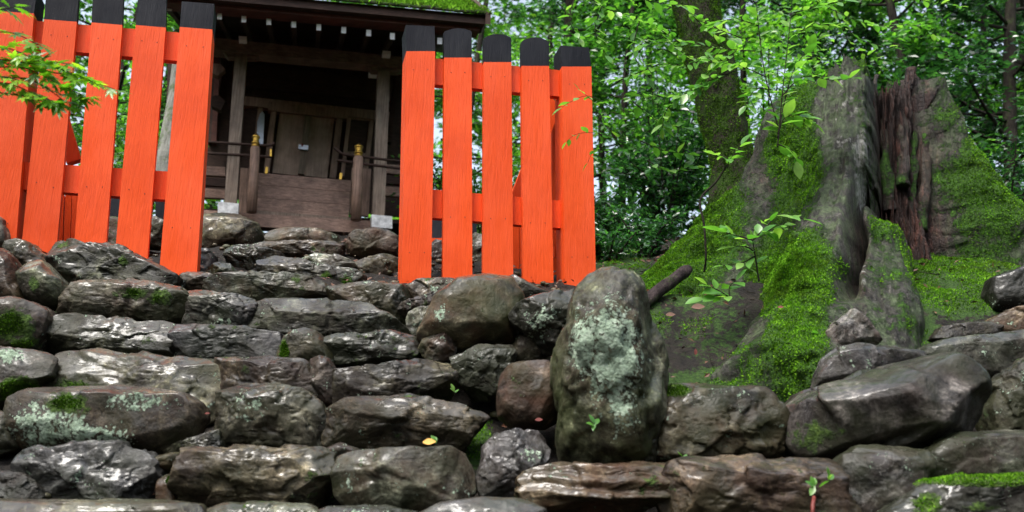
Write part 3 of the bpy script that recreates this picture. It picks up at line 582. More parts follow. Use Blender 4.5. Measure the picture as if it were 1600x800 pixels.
# stay behind the right fence: post, boards and diagonal brace
def rear(parent, name, pts, d, thick, mat='red', bevel=.004):
    return prism(name, [fp(x, y, -d) for x, y in pts], -fn * thick, M[mat], parent, bevel)
rear(RF, 'brace', [(796,312),(822,312),(876,168),(860,150)], .34, .06)
rear(RF, 'rear_post', [(863,170),(875,170),(876,480),(862,480)], .42, .10)
for x0, x1 in ((801, 811), (812, 822), (866, 872)): rear(RF, 'rear_board', [(x0,352),(x1,352),(x1,440),(x0,440)], .62, .04)
rear(RF, 'brace', [(866,385),(880,372),(872,400),(866,402)], .30, .05)
# left fence
board(LF, 0, 0, (244,480), (304,480), (281,42), (332,46), [(284,2),(335,6)], .19, .02, 'post')
board(LF, 0, 0, (180,392), (230,410), (212,39), (259,43), [(216,-8),(220,-10),(238,-13),(256,-10),(260,-6)])
board(LF, 0, 0, (115,392), (165,392), (143,35), (191,39), [(145,-10),(152,-13),(168,-16),(187,-13),(193,-9)])
board(LF, 0, 0, (34,380), (87,400), (69,30), (120,34), [(72,-12),(80,-16),(97,-19),(117,-16),(123,-12)])
board(LF, 0, 0, (-45,480), (17,480), (-8,17), (53,21), [(-2,-22),(58,-18)], .19, .02, 'post')
board(LF, 0, 0, (-117,420), (-62,420), (-80,22), (-27,27), [(-76,-18),(-24,-14)])
rail(LF, [(-120,18),(282,51),(278,95),(-120,60)], -.047, .05)
rail(LF, [(-130,242),(263,268),(259,312),(-130,284)], -.047, .05)
rear(LF, 'brace', [(92,182),(106,180),(126,248),(104,255)], .30, .06)
rear(LF, 'rear_post', [(24,150),(46,150),(34,480),(10,480)], .42, .10)
for x0, x1 in ((92, 100), (102, 112), (113, 122)): rear(LF, 'rear_board', [(x0,304),(x1,304),(x1-5,440),(x0-5,440)], .62, .04)
rear(LF, 'brace', [(22,300),(40,300),(40,334),(22,322)], .30, .05)

# low fences farther back along both sides of the shrine
def low_fence(label, xs, ytop, Y0, slope):
    e = empty('low_fence', onp(xs[0][0], ytop + 90, Y0, FK), label, 'fence', 'low vermilion fences beside the shrine')
    for x0, x1 in xs:
        y = ytop + slope * (x0 - xs[0][0])
        b = prism('board', [onp(x0, y + 31, Y0, FK), onp(x1, y + 31, Y0, FK), onp(x1, y + 120, Y0, FK), onp(x0, y + 120, Y0, FK)], -fn * .04, M['red'], e, .004)
        prism('cap', [onp(x0, y + 31, Y0, FK), onp(x0, y, Y0, FK), onp((x0 + x1) / 2, y - 5, Y0, FK), onp(x1, y, Y0, FK), onp(x1, y + 31, Y0, FK)], -fn * .04, M['black'], b, .004)
    a, z = xs[0][0] - 6, xs[-1][1] + 6; y = ytop
    prism('rail', [onp(a, y + 36, Y0 + .06, FK), onp(z, y + 36 + slope * (z - a), Y0 + .06, FK), onp(z, y + 52 + slope * (z - a), Y0 + .06, FK), onp(a, y + 52, Y0 + .06, FK)], -fn * .04, M['red'], e, .003)
low_fence('low vermilion fence with black caps seen behind the right picket fence', [(673, 692), (705, 724), (737, 745), (768, 787)], 341, 7.6, .06)
low_fence('low vermilion fence with black caps seen behind the left picket fence', [(134, 153), (168, 187), (204, 222), (243, 260)], 306, 7.4, .07)

# ------------------------------------------------------------------ the shrine
SY = 9.35
def sp(px, py, back=0.0): return onp(px, py, SY + back, FK)
snrm = fn.copy()
SH = empty('shrine', sp(470, 355), 'small weathered wooden shrine with white tipped rafters and mossy roof behind the gate gap', 'shrine')
def spr(name, pts, back, thick, mat, parent=None, bevel=.006): return prism(name, [sp(x, y, back) for x, y in pts], -snrm * thick, M[mat], parent or SH, bevel)
# pillars on white shod stones
p1 = spr('pillar', [(367,84),(386,84),(369,322),(350,320)], 0, .12, 'woodg'); spr('pillar_shoe', [(341,315),(373,318),(372,335),(340,333)], -.03, .19, 'shoe', p1)
p2 = spr('pillar', [(591,100),(610,102),(601,340),(582,338)], 0, .12, 'woodg'); spr('pillar_shoe', [(581,335),(613,338),(613,357),(581,355)], -.03, .19, 'shoe', p2)
# tie beam with cloud shaped brackets
spr('tie_beam', [(318,57),(640,90),(640,107),(318,76)], -.03, .17, 'woodb', bevel=.01)
def bracket(cx, cy, w, h):
    pts = [(cx - w, cy - h * .5)]
    for t in np.linspace(0, 1, 7): pts.append((cx - w + w * .35 * t, cy - h * .5 + h * (.5 + .5 * math.sin(t * math.pi - math.pi / 2)) * .7 + 2 * math.sin(t * 9)))
    pts.append((cx - w * .5, cy + h)); pts.append((cx + w * .5, cy + h + 2))
    for t in np.linspace(1, 0, 7): pts.append((cx + w - w * .35 * t, cy - h * .5 + 4 + h * (.5 + .5 * math.sin(t * math.pi - math.pi / 2)) * .7 + 2 * math.sin(t * 9)))
    pts.append((cx + w, cy - h * .5 + 4))
    spr('bracket', pts, .0, .1, 'woodb', bevel=.0)
bracket(378, 79, 44, 9); bracket(602, 101, 42, 9)
for x, y in ((373, 56), (598, 79), (577, 110)): spr('beam_end', [(x,y),(x+12.5,y+1),(x+12.5,y+6.5),(x,y+5.5)], -.12 if y < 100 else .1, .1, 'white', bevel=.003)
# rafters with white painted ends
EB = -.72      # the eave stands this far in front of the pillars
bdir = Vector((-math.sin(math.atan(FK)), math.cos(math.atan(FK)), 0))
raf = [(265, 12), (304, 19), (343, 25.5), (381, 30), (420, 34), (459, 38), (498, 42.5), (537, 47), (576, 51.5), (613, 56.5), (650, 60), (687, 64), (722, 68)]
for x, y in raf:
    q = [sp(x - 3.6, y - 4.7, EB), sp(x + 3.8, y - 4.3, EB), sp(x + 3.6, y + 5.4, EB), sp(x - 3.8, y + 5, EB)]
    r_ = prism('rafter', [p + bdir * .004 for p in q], bdir * 1.9 + Vector((0, 0, .62)), M['woodd'], SH, .0)
    prism('rafter_end', q, -bdir * .006, M['white'], r_, .0)
# roof: boarded underside, red brown eave boards, thick shingle slab and its moss
slope = Vector((0, 0, .74)); back3 = bdir * 1.0 + slope
eL, eR = (235, -12), (766, 25)
def roofp(x, y, b): return sp(x, y, EB + b)
us = [sp(240, -2, EB - .02), sp(752, 44, EB - .02)]
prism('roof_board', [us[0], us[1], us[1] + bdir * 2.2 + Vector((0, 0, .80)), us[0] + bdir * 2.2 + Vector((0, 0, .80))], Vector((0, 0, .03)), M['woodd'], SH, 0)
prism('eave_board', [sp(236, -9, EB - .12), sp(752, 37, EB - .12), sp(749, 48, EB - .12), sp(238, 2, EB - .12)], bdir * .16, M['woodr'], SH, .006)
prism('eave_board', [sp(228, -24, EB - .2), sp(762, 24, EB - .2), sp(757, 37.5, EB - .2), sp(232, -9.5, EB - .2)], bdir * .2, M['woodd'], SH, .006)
a0 = sp(222, -26, EB - .24); a1 = sp(767, 24, EB - .24)
rv, rf_ = [], []; NX, NB = 160, 60
for j in range(NB + 1):
    for i in range(NX + 1):
        t = i / NX; b = j / NB * 2.6; p = a0.lerp(a1, t) + bdir * b + Vector((0, 0, .64 * b + .05 * b * b)); rv.append(p)
rv = np.array([list(p) for p in rv]); Ir = np.arange((NX + 1) * (NB + 1)).reshape(NB + 1, NX + 1)
rf_ = np.stack([Ir[:-1, :-1], Ir[:-1, 1:], Ir[1:, 1:], Ir[1:, :-1]], -1).reshape(-1, 4)
rt = rv.copy(); rt[:, 2] += .035 + .03 * fbm(rv * 5, 4) + .012 * fbm(rv * 22, 3)
nb = len(rv); side = []
top_i = Ir + nb
edge = list(Ir[0, :]) + list(Ir[1:, -1]) + list(Ir[-1, :-1][::-1]) + list(Ir[1:-1, 0][::-1])
for a, b in zip(edge, edge[1:] + edge[:1]): side.append((a, b, b + nb, a + nb))
RV = np.vstack([rv, rt]); RF_ = np.vstack([rf_[:, ::-1], rf_ + nb, np.array(side)])
roof = npmesh('roof', RV, RF_, M['bark_moss'], SH)
wt = np.concatenate([np.zeros(nb), (fbm(rt * 2.2, 3) * .9 + .75).clip(.1, 1)])
tufts('roof_moss', RV, RF_, wt, 40000, .028, mat_moss('roof_moss_green', 1.6), roof, up=.9)
prism('gable_board', [a1 + Vector((0, 0, -.10)), a1 + Vector((0, 0, .03)), a1 + bdir * 2.6 + Vector((0, 0, 1.9)), a1 + bdir * 2.6 + Vector((0, 0, 1.7))], bdir.cross(Vector((0, 0, 1))) * -.05, M['woodd'], SH, .0)
# front wall of the sanctuary
DW = 1.15
def dw(name, x0, y0, x1, y1, mat, off=0.0, th=.05, parent=None, sl=.11, bev=.005, lean=-.12):
    f = lambda x, y: (x, y + sl * (x - 470) * 1.0)
    pts = [(x0, y0), (x1, y0), (x1, y1), (x0, y1)]; P = []
    for x, y in pts: P.append((x + lean * (y - 225), y + sl * (x - x0)))
    return spr(name, P, DW - off, th, mat, parent, bev)
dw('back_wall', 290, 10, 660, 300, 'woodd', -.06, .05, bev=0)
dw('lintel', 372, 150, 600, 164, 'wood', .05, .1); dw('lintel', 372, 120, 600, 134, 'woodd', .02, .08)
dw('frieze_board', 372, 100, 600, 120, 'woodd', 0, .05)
frm = dw('door_frame', 417, 164, 426, 268, 'wood', .04, .08); dw('door_frame', 521, 172, 531, 277, 'wood', .04, .08); dw('door_frame', 412, 158, 536, 172, 'wood', .055, .1)
d1 = dw('door', 431, 176, 473, 270, 'doorw', .0, .04); d2 = dw('door', 479, 181, 517, 274, 'doorw', .0, .04)
dw('door_bar', 471, 180, 481, 271, 'woodg', .06, .06); lk = dw('lock', 467, 225.5, 482, 232.5, 'steel', .1, .04, bev=.006); dw('lock_loop', 471, 224, 474, 228, 'iron', .11, .02, lk)
dw('wall_post', 396, 164, 404, 330, 'wood', .03, .09); dw('wall_panel', 383, 170, 396, 262, 'woodd', 0, .03)
dw('wall_panel', 545, 188, 572, 235, 'woodd', .01, .03); dw('panel_frame', 538, 180, 544, 275, 'wood', .03, .06); dw('panel_frame', 573, 184, 580, 279, 'wood', .03, .06); dw('panel_frame', 544, 178, 573, 186, 'wood', .03, .06); dw('panel_frame', 544, 236, 573, 243, 'wood', .03, .06)
# pale standing slat beside the door
dwp = [(402, 190), (406, 178), (410, 174), (413.5, 178), (411, 226), (401, 226)]; spr('pale_slat', dwp, DW - .25, .03, 'steel', bevel=.004)
# stair boards below the door
for i, (y0, y1) in enumerate(((270, 288), (288.5, 308), (308.5, 329))):
    x = 404 - i * 1.5; spr('step_board', [(x, y0), (549 - i * 1.5, y0 + 12), (547.5 - i * 1.5, y1 + 12), (x - 2, y1)], .30 - .01 * i, .05, 'woodx', bevel=.006)
spr('sill_strip', [(400,328.5),(550,340.5),(549,349),(399,337)], .22, .1, 'woodg', bevel=.006)
spr('ground_beam', [(310,327),(372,332),(580,345),(580,365),(405,354),(310,342)], .12, .16, 'woodx', bevel=.01)
for a, b in ((376, 402), (550, 580)): spr('wall_board', [(a, 262), (b, 264), (b - 4, 338), (a - 4, 334)], .34, .05, 'wood')
# newel posts with gilt finials
def newel(xt, yt, xb, yb, w):
    T = sp(xt, yt, -.0); B = sp(xb, yb, -.0); ax = (T - B); r = (sp(xt + w / 2, yt, 0) - T).length
    V, F = tube_np([B, B.lerp(T, .5), B.lerp(T, .97), T], [r * 1.05, r, r, r * .86], 16); o = npmesh('newel_post', V, F, M['wood'], SH)
    prof = [(0, 1.02), (.1, 1.02), (.12, .8), (.2, .8), (.22, 1.0), (.35, 1.0), (.38, .72), (.5, .78), (.55, .85), (.58, .7), (.66, .95), (.74, 1.0), (.82, .8), (.9, .45), (1, .05)]
    up = ax.normalized() * .145
    V, F = tube_np([T + up * h for h, _ in prof], [r * .86 * k for _, k in prof], 16); npmesh('finial', V, F, M['gold'], o)
newel(399, 230, 393, 332, 15.5); newel(560, 245, 556, 344, 16)
def stube(name, pts, back, r, mat, parent=None):
    P = curve_pts([sp(x, y, b) for (x, y), b in zip(pts, back)], 16); V, F = tube_np(P, r, 8); return npmesh(name, V, F, M[mat], parent or SH)
stube('handrail', [(312,221),(390,226),(420,227),(429,223)], [0]*4, .014, 'woodd'); stube('handrail', [(312,239),(390,243),(424,245)], [0]*3, .014, 'woodd')
stube('handrail', [(522,231),(535,240),(552,243),(640,254)], [0]*4, .014, 'woodd'); stube('handrail', [(526,250),(552,254),(640,265)], [0]*3, .014, 'woodd')
spr('gilt_fitting', [(415,261),(419,261),(418,271),(414,271)], .1, .02, 'gold', bevel=.002); spr('gilt_fitting', [(531,270),(535,270.5),(534,280),(530,280)], .1, .02, 'gold', bevel=.002)
spr('gilt_fitting', [(422,233),(424.5,233),(424.5,244),(421.5,244)], -.02, .02, 'gold', bevel=.002)
# side verandas
for a, b in ((262, 352), (598, 668)):
    for y0, y1, m_ in ((256, 270, 'woodx'), (274, 286, 'woodd'), (291, 305, 'woodx')): spr('veranda_board', [(a, y0), (b, y0 + 5), (b, y1 + 5), (a, y1)], .45, .06, m_)
spr('veranda_floor', [(262, 322), (668, 346), (668, 352), (262, 328)], .5, .5, 'woodd', bevel=0)
# side walls and rear of the sanctuary keep the inside dark
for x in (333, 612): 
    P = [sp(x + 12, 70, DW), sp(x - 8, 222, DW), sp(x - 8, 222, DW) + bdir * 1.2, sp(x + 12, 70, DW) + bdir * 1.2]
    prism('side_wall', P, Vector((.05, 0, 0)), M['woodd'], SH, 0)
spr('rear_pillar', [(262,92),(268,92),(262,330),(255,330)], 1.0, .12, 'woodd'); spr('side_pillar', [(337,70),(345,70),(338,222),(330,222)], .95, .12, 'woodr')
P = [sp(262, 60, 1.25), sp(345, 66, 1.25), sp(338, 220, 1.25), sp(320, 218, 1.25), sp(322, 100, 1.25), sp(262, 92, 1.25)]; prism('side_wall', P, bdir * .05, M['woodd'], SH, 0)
spr('bracket', [(322,98),(345,100),(352,108),(340,118),(326,112)], .5, .1, 'wood', bevel=.0)
spr('bracket', [(325,152),(342,148),(352,158),(345,172),(330,165)], .5, .1, 'woodd', bevel=.0)

# ------------------------------------------------------------------ the great stump
AX0 = at(1385, 470, 6.0); AXT = at(1370, 105, 6.0)
NT_, NH = 720, 260
TH = np.linspace(-math.pi, math.pi, NT_, endpoint=False); TT, HH = np.meshgrid(TH, np.linspace(0, 1, NH)); TT = TT.ravel(); HH = HH.ravel()
def adist(a, b): return (a - b + math.pi) % (2 * math.pi) - math.pi
rimn = fbm(np.stack([np.cos(TH) * 3, np.sin(TH) * 3, TH * 0], 1), 4); rimf = fbm(np.stack([np.cos(TH) * 14, np.sin(TH) * 14, TH * 0 + 5], 1), 3, True)
zr = AXT.z - .25 + .10 * rimn + .11 * rimf
for a, w, h in ((R(-92), .35, -.10), (R(-42), .06, .10), (R(-30), .04, -.08), (R(-62), .08, -.06), (R(180), .7, -.22), (R(-140), .3, .02), (R(90), 1.0, -.1)): zr += h * np.exp(-(adist(TH, a) / w) ** 2)
ZB = 1.92; zrr = np.tile(zr, NH); z = ZB + (zrr - ZB) * HH; hg = z - 3.0     # height above the ground at the stump's heart
pn = np.stack([np.cos(TT) * 1.0, np.sin(TT) * 1.0, z], 1)
r = .42 + .08 * np.exp(-(z - 3.0) / .5).clip(0, 2.0)
def root(th0, w, amp, hs, bend=0.0):
    global r
    zz = np.maximum(z, 3.12) if th0 > R(-75) else (np.maximum(z, 2.72) if th0 > R(-109) else z)
    t0 = th0 + bend * np.clip(3.9 - z, 0, 2); g = np.exp(-np.abs(adist(TT, t0) / w) ** 2.2); r = r + amp * g * np.exp(-(zz - 3.0) / hs).clip(0, 7)
root(R(-124), .30, .62, .95); root(R(-168), .40, .95, 1.05); root(R(-140), .3, .08, 3.0)
root(R(-108), .11, .20, .45, .02); root(R(-22), .36, .66, .62); root(R(-60), .10, .0, .7); root(R(60), .5, .5, .6); root(R(130), .5, .5, .6)
r = np.minimum(r, 1.95)
r = r - .13 * np.exp(-(adist(TT, R(0)) / .9) ** 2) * sstep(3.4, 4.3, z)
low = sstep(R(36), R(22), np.abs(adist(TT, R(-62)))) * sstep(3.35, 3.10, z); r = r * (1 - .45 * low)
# rotted hollow open to the front
hol = sstep(.72, .62, np.abs(adist(TT, R(-77) + .05 * fbm(pn * 3, 3)) + .06 * fbm(pn * 8, 3))) * sstep(3.0, 3.2, z + .30 * (adist(TT, R(-87))))
r_in = .07 + .15 * fbm(pn * np.array([9, 9, 1.6]), 4, True) + .10 * sstep(3.7, 3.0, z)
crk = np.exp(-(adist(TT, R(-119) - .03 * fbm(pn * 4, 2)) / .03) ** 2) * sstep(2.5, 2.8, z) * sstep(3.6, 3.3, z)
r = r * (1 - hol) + r_in * hol; r = r * (1 - .45 * crk)
flute = fbm(pn * np.array([5, 5, .45]), 3, True) * .045 + fbm(pn * np.array([14, 14, 1.0]) + 4, 3, True) * .022 + fbm(pn * 6, 3) * .012 + fbm(pn * 30, 2) * .004 + fbm(pn * np.array([34, 34, 2.2]), 2, True) * .010
lump = fbm(pn * 2.4 + 8, 3) * .06
r = r + (flute * (1 + .8 * hol) + lump) * np.clip(r / .6, .6, 2.0)
fx = (z - AX0.z) / (AXT.z - AX0.z); cx = AX0.x + (AXT.x - AX0.x) * fx
SV = np.stack([cx + r * np.cos(TT), 6.0 + r * np.sin(TT), z], 1)
SM = [(1235, 430, 75, 75, 1.3), (1245, 520, 60, 90, 1.0), (1240, 240, 50, 110, .95), (1080, 350, 90, 130, 1.1), (1030, 410, 80, 80, 1.2), (1150, 330, 60, 80, .6), (1190, 180, 60, 60, .5), (1250, 150, 40, 50, .6), (1540, 270, 110, 170, .72),
      (1470, 130, 30, 60, .3), (1380, 400, 60, 90, .42), (1210, 330, 40, 60, .5), (1400, 170, 20, 50, .4), (1250, 600, 60, 50, .7), (1500, 470, 60, 40, .3), (1440, 260, 30, 50, .25)]
cush = np.abs(fbm(SV * 7, 3)) * .08 * sstep(.5, .8, blobs(*project(SV), SM) + .3 * fbm(SV * 3, 3)); r = r + cush * (1 - hol); SV = np.stack([cx + r * np.cos(TT), 6.0 + r * np.sin(TT), z], 1)
It = np.arange(NT_ * NH).reshape(NH, NT_); In = np.roll(It, -1, 1)
SF = np.stack([It[:-1], In[:-1], In[1:], It[1:]], -1).reshape(-1, 4)
# broken top: concentric rings sinking into the wood
ring = SV[It[-1]]; rings = [ring]; cc = np.array([AXT.x, 6.0, AXT.z - .45])
for f in (.88, .72, .5, .25, .02):
    q = ring * f + cc * (1 - f); q[:, 2] = ring[:, 2] - (1 - f) * .55 - .05 * (f < .9) + .05 * fbm(q * 12, 3); rings.append(q)
base = len(SV); SVx = [SV]; SFx = [SF]; prev = It[-1]
for q in rings[1:]:
    cur = base + np.arange(NT_); SVx.append(q); SFx.append(np.stack([prev, np.roll(prev, -1), np.roll(cur, -1), cur], -1)); prev = cur; base += NT_
SV = np.vstack(SVx); SF = np.vstack(SFx); n0 = NT_ * NH
spx, spy = project(SV)
SM = [(1235, 430, 75, 75, 1.3), (1245, 520, 60, 90, 1.0), (1240, 240, 50, 110, .95), (1080, 350, 90, 130, 1.1), (1030, 410, 80, 80, 1.2), (1150, 330, 60, 80, .6), (1190, 180, 60, 60, .5), (1250, 150, 40, 50, .6), (1540, 270, 110, 170, .72),
      (1470, 130, 30, 60, .3), (1380, 400, 60, 90, .42), (1210, 330, 40, 60, .5), (1400, 170, 20, 50, .4), (1250, 600, 60, 50, .7), (1500, 470, 60, 40, .3), (1440, 260, 30, 50, .25)]
mm = blobs(spx, spy, SM); nm = fbm(SV * 4, 4); mossv = (np.maximum(mm, .36) + nm * .5) * (1 - .45 * blobs(spx, spy, [(1318, 250, 34, 170, 1.0), (1180, 300, 30, 60, .7), (1500, 200, 22, 70, .6)])).clip(0, 1.2)
rot = np.zeros(len(SV)); rot[:n0] = np.maximum(hol, crk * .8); rot[n0:] = 1
rot = np.maximum(rot, .75 * blobs(spx, spy, [(1200, 250, 50, 60, .8), (1130, 480, 70, 50, .5), (1345, 400, 14, 90, 1.0)]))
mossv = mossv * (1 - .6 * np.clip(rot, 0, 1) * (spx > 1300))
pale = blobs(spx, spy, [(1222, 596, 13, 20, .9), (1345, 260, 14, 80, .75), (1320, 180, 32, 130, .40), (1500, 480, 40, 30, .4), (1350, 430, 12, 40, .4), (1470, 150, 15, 50, .35)])
mask = np.stack([mossv.clip(0, 1), rot.clip(0, 1), pale, np.ones(len(SV))], 1)
ST = empty('tree_stump', Vector((AX0.x, 6.0, 3.0)), 'huge hollow mossy tree stump with spreading roots and reddish rotten heart', 'tree stump')
wood = npmesh('trunk', SV, SF, M['stump'], ST, attrs={'mask': mask})
wgt = np.where(mossv > .44, mossv ** 2, 0) * (SV[:, 2] > ground_z(SV[:, 0], SV[:, 1]) - .05) * (SV[:, 1] < 6.6)
tufts('moss', SV, SF, wgt, 170000, .0095, M['moss'], ST, up=.3)
# splinters standing in the hollow
for i, (x, y0, y1, w) in enumerate(((1368, 118, 300, 8), (1388, 130, 330, 10), (1412, 128, 290, 9), (1428, 140, 340, 8), (1446, 150, 360, 9), (1352, 140, 360, 6), (1400, 250, 400, 9), (1436, 290, 410, 8))):
    Y = 5.88 - .03 * (i % 3); P = curve_pts([at(x + rnd.uniform(-5, 5), y1, Y - .08), at(x + rnd.uniform(-4, 4), (y0 + y1) / 2, Y - .04), at(x, y0, Y + .05)], 26)
    V, F = tube_np(P, np.linspace(1, .45, 26) * w * .0042, 10); d = V - np.repeat(P, 10, 0)[:len(P) * 10].mean(0) if False else 0
    V = V + .03 * np.stack([fbm(V * 7 + i, 3), fbm(V * 7 + 5, 3), .5 * fbm(V * 7 + 9, 3)], 1) * 1.2
    npmesh('splinter', V, F, M['stump'], ST, attrs={'mask': np.stack([(.75 * fbm(V * 3 + i, 2) + .3).clip(0, 1), np.full(len(V), .85), np.zeros(len(V)), np.ones(len(V))], 1)})

# broken branch lying on the left root
V, F = tube_np(curve_pts([at(1002, 478, 5.0), at(1035, 450, 5.1), at(1076, 420, 5.25)], 16), [.036] * 14 + [.032, .025], 12); V += .01 * np.stack([fbm(V * 12, 3), fbm(V * 12 + 5, 3), fbm(V * 12 + 9, 3)], 1)
tag(npmesh('broken_branch', V, F, mat_bark('dead_branch_bark', (.010, .008, .009), (.06, .045, .045), .3)), 'dark broken branch lying against the mossy root left of the stump', 'branch')
V, F = tube_np(curve_pts([at(1136, 258, 5.0), at(1118, 285, 5.0), at(1094, 312, 5.0), at(1100, 350, 4.98), at(1103, 400, 5.0), at(1100, 425, 5.05)], 30), .006, 6)
tag(npmesh('vine', V, F, M['bark']), 'thin grey vine climbing the mossy root left of the stump', 'vine')

# ------------------------------------------------------------------ background trees
def leaf_cloud(C, S, D=None, fold=.25):
    """one folded leaf (two triangles) per centre C with size S."""
    n = len(C); 
    if D is None: D = rng.normal(size=(n, 3)); D[:, 2] = D[:, 2] * .5 - .15
    D = D / np.linalg.norm(D, axis=1)[:, None]; N = rng.normal(0, .55, (n, 3)) + np.array([0, -.35, 1.0]); Sd = np.cross(D, N); Sd /= np.linalg.norm(Sd, axis=1)[:, None] + 1e-9; N = np.cross(Sd, D)
    S = S[:, None]; tip = C + D * S; l = C + D * S * .45 + Sd * S * .27 + N * S * .10; r_ = C + D * S * .45 - Sd * S * .27 + N * S * .10
    V = np.stack([C, r_, tip, l], 1).reshape(-1, 3); k = np.arange(n)[:, None] * 4
    return V, np.concatenate([k + [0, 1, 2], k + [0, 2, 3]], 0)
def tree(name, base, height, lean, r0, nl, zone, label, cat='tree', leaf='leaf_far', lsize=.075, bark='bark', spread=1.4, low=.1, group='trees of the wood behind', nlimb=26):
    b = np.array(base); e = empty(name, Vector(base), label, cat, group)
    n = 9; t = np.linspace(0, 1, n); P = b + np.outer(t, [lean[0], lean[1], height]) + np.stack([.12 * height / 6 * np.sin(t * 5 + b[0] * 3), .1 * np.sin(t * 4 + b[1]), t * 0], 1) * t[:, None] ** .5
    P[0, 2] -= .3
    V, F = tube_np(P, r0 * (1 - .7 * t), 10); npmesh('trunk', V, F, M[bark], e)
    parts = []; cl = []
    for k in range(nlimb):
        f = rnd.uniform(low, 1); p = b + f * np.array([lean[0], lean[1], height]); i = min(int(f * (n - 1)), n - 2); p = P[i] + (P[i + 1] - P[i]) * (f * (n - 1) - i)
        a = rnd.uniform(0, 2 * math.pi); L = spread * rnd.uniform(.5, 1.1) * (1.1 - .45 * f); d = np.array([math.cos(a), math.sin(a), rnd.uniform(-.1, .55)])
        q = [p, p + d * L * .4, p + d * L * .75 + [0, 0, .08 * L], p + d * L + [0, 0, -.05 * L]]; q = curve_pts(q, 7)
        parts.append(tube_np(q, np.linspace(r0 * .28, .006, 7), 5, False))
        for j in range(7):
            s = rnd.uniform(.35, 1.0); o = q[min(int(s * 6), 6)]; a2 = a + rnd.uniform(-1.3, 1.3); l2 = rnd.uniform(.2, .55) * L * .6; d2 = np.array([math.cos(a2), math.sin(a2), rnd.uniform(-.35, .3)])
            tw = np.array([o, o + d2 * l2 * .5 + [0, 0, .02], o + d2 * l2]); parts.append(tube_np(tw, [.008, .006, .003], 3, False)); cl.append((o, o + d2 * l2, a2))
    V, F = join_np(parts); tag(npmesh('branches', V, F, M[bark], e), kind='stuff')
    m_ = max(1, int(nl * 1.35) // len(cl)); A = np.repeat(np.array([c[0] for c in cl]), m_, 0); B = np.repeat(np.array([c[1] for c in cl]), m_, 0); u = rng.random((len(A), 1)) ** .8
    D = (B - A); D = D / (np.linalg.norm(D, axis=1)[:, None] + 1e-6); sgn = rng.choice([-1, 1], (len(A), 1)); sidev = np.stack([-D[:, 1], D[:, 0], D[:, 2] * 0], 1) * sgn
    C = A + (B - A) * u * 1.1 + rng.normal(0, 1, (len(A), 3)) * np.array([.10, .10, .055]) * spread * .8
    V, F = leaf_cloud(C, lsize * 1.15 * rng.uniform(.6, 1.3, len(C)), D * .6 + sidev + rng.normal(0, .35, C.shape)); cr = npmesh('crown', V, F, M[leaf], e, smooth=False); tag(cr, kind='stuff')
def gb(px, Y, py=345):
    p = at(px, py, Y); return (p.x, Y, float(ground_z(p.x, Y)) - .05)
TR = [  # px at the ground, Y, height, lean, radius, leaves, leaf material, size, spread, bark, label
 (975, 10.5, 6.5, (.2, .5), .05, 6000, 'leaf_far', .08, 1.3, 'bark', 'slim dark young tree just right of the right fence'),
 (960, 12.5, 7.5, (-.4, .5), .06, 7000, 'leaf_dark', .08, 1.6, 'bark', 'dark leaved slender tree behind the young tree by the right fence'),
 (845, 11.0, 8.0, (.7, .3), .10, 7500, 'leaf_far', .08, 1.7, 'bark', 'dark leaning tree showing between the boards of the right fence'),
 (720, 13.0, 8.0, (.2, .3), .07, 7500, 'leaf_lime', .085, 1.9, 'bark', 'light green tree behind the right end of the shrine roof'),
 (1010, 15.0, 9.0, (.1, .3), .09, 8500, 'leaf_lime', .09, 2.3, 'bark', 'bright green tree farther back between fence and stump'),
 (1180, 11.5, 7.5, (.1, .3), .06, 7000, 'leaf_lime', .08, 1.6, 'bark', 'fresh green tree rising behind the left half of the stump'),
 (1310, 13.0, 8.5, (-.2, .3), .08, 8000, 'leaf_dark', .085, 2.0, 'bark', 'dark evergreen tree rising behind the middle of the stump'),
 (1440, 10.5, 7.5, (-.15, .2), .075, 6000, 'leaf_far', .08, 1.4, 'bark', 'straight dark stemmed tree right behind the stump rim'),
 (1500, 11.5, 7.5, (-.25, .2), .07, 6000, 'leaf_far', .08, 1.5, 'bark', 'second dark stemmed tree above the right side of the stump'),
 (1535, 13.5, 8.5, (.9, .3), .07, 8000, 'leaf_dark', .085, 2.0, 'bark', 'right leaning tree beyond the right flank of the stump'),
 (1580, 9.8, 6.5, (.7, .3), .09, 5500, 'leaf_dark', .08, 1.4, 'bark', 'forked dark tree near the right edge'),
 (1680, 11.0, 8.0, (-.2, .2), .16, 7500, 'leaf_far', .085, 1.9, 'bark', 'stout trunk leaning in from the right edge'),
 (1400, 16.0, 9.5, (.1, .3), .09, 8500, 'leaf_lime', .095, 2.4, 'bark', 'light green tree far behind the stump'),
 (1640, 15.5, 9.5, (.1, .3), .10, 8500, 'leaf_far', .095, 2.4, 'bark', 'broad tree far back at the right edge'),
 (860, 16.5, 10.0, (.1, .3), .10, 8500, 'leaf_far', .095, 2.5, 'bark', 'tall tree far back above the right fence'),
 (150, 11.0, 7.0, (.1, .3), .06, 7000, 'leaf_far', .08, 1.7, 'bark', 'green tree behind the left fence'),
 (235, 13.0, 8.0, (-.1, .3), .07, 8000, 'leaf_lime', .085, 2.0, 'bark', 'light green tree between the left fence and the shrine'),
 (20, 12.0, 8.0, (.1, .3), .08, 7500, 'leaf_far', .085, 2.0, 'bark', 'tree behind the far left of the left fence'),
 (330, 15.5, 7.0, (.1, .3), .08, 8000, 'leaf_lime', .09, 2.2, 'bark', 'light green tree seen through the left veranda rails'),
 (640, 15.0, 8.0, (.1, .3), .08, 7500, 'leaf_far', .09, 2.2, 'bark', 'tree behind the right side of the shrine'),
]
for px, Y, h, lean, r0, nl, lf, ls, sp_, bk, lab in TR: tree('forest_tree', gb(px, Y), h, lean, r0, nl, None, lab, leaf=lf, lsize=ls, spread=sp_, bark=bk)
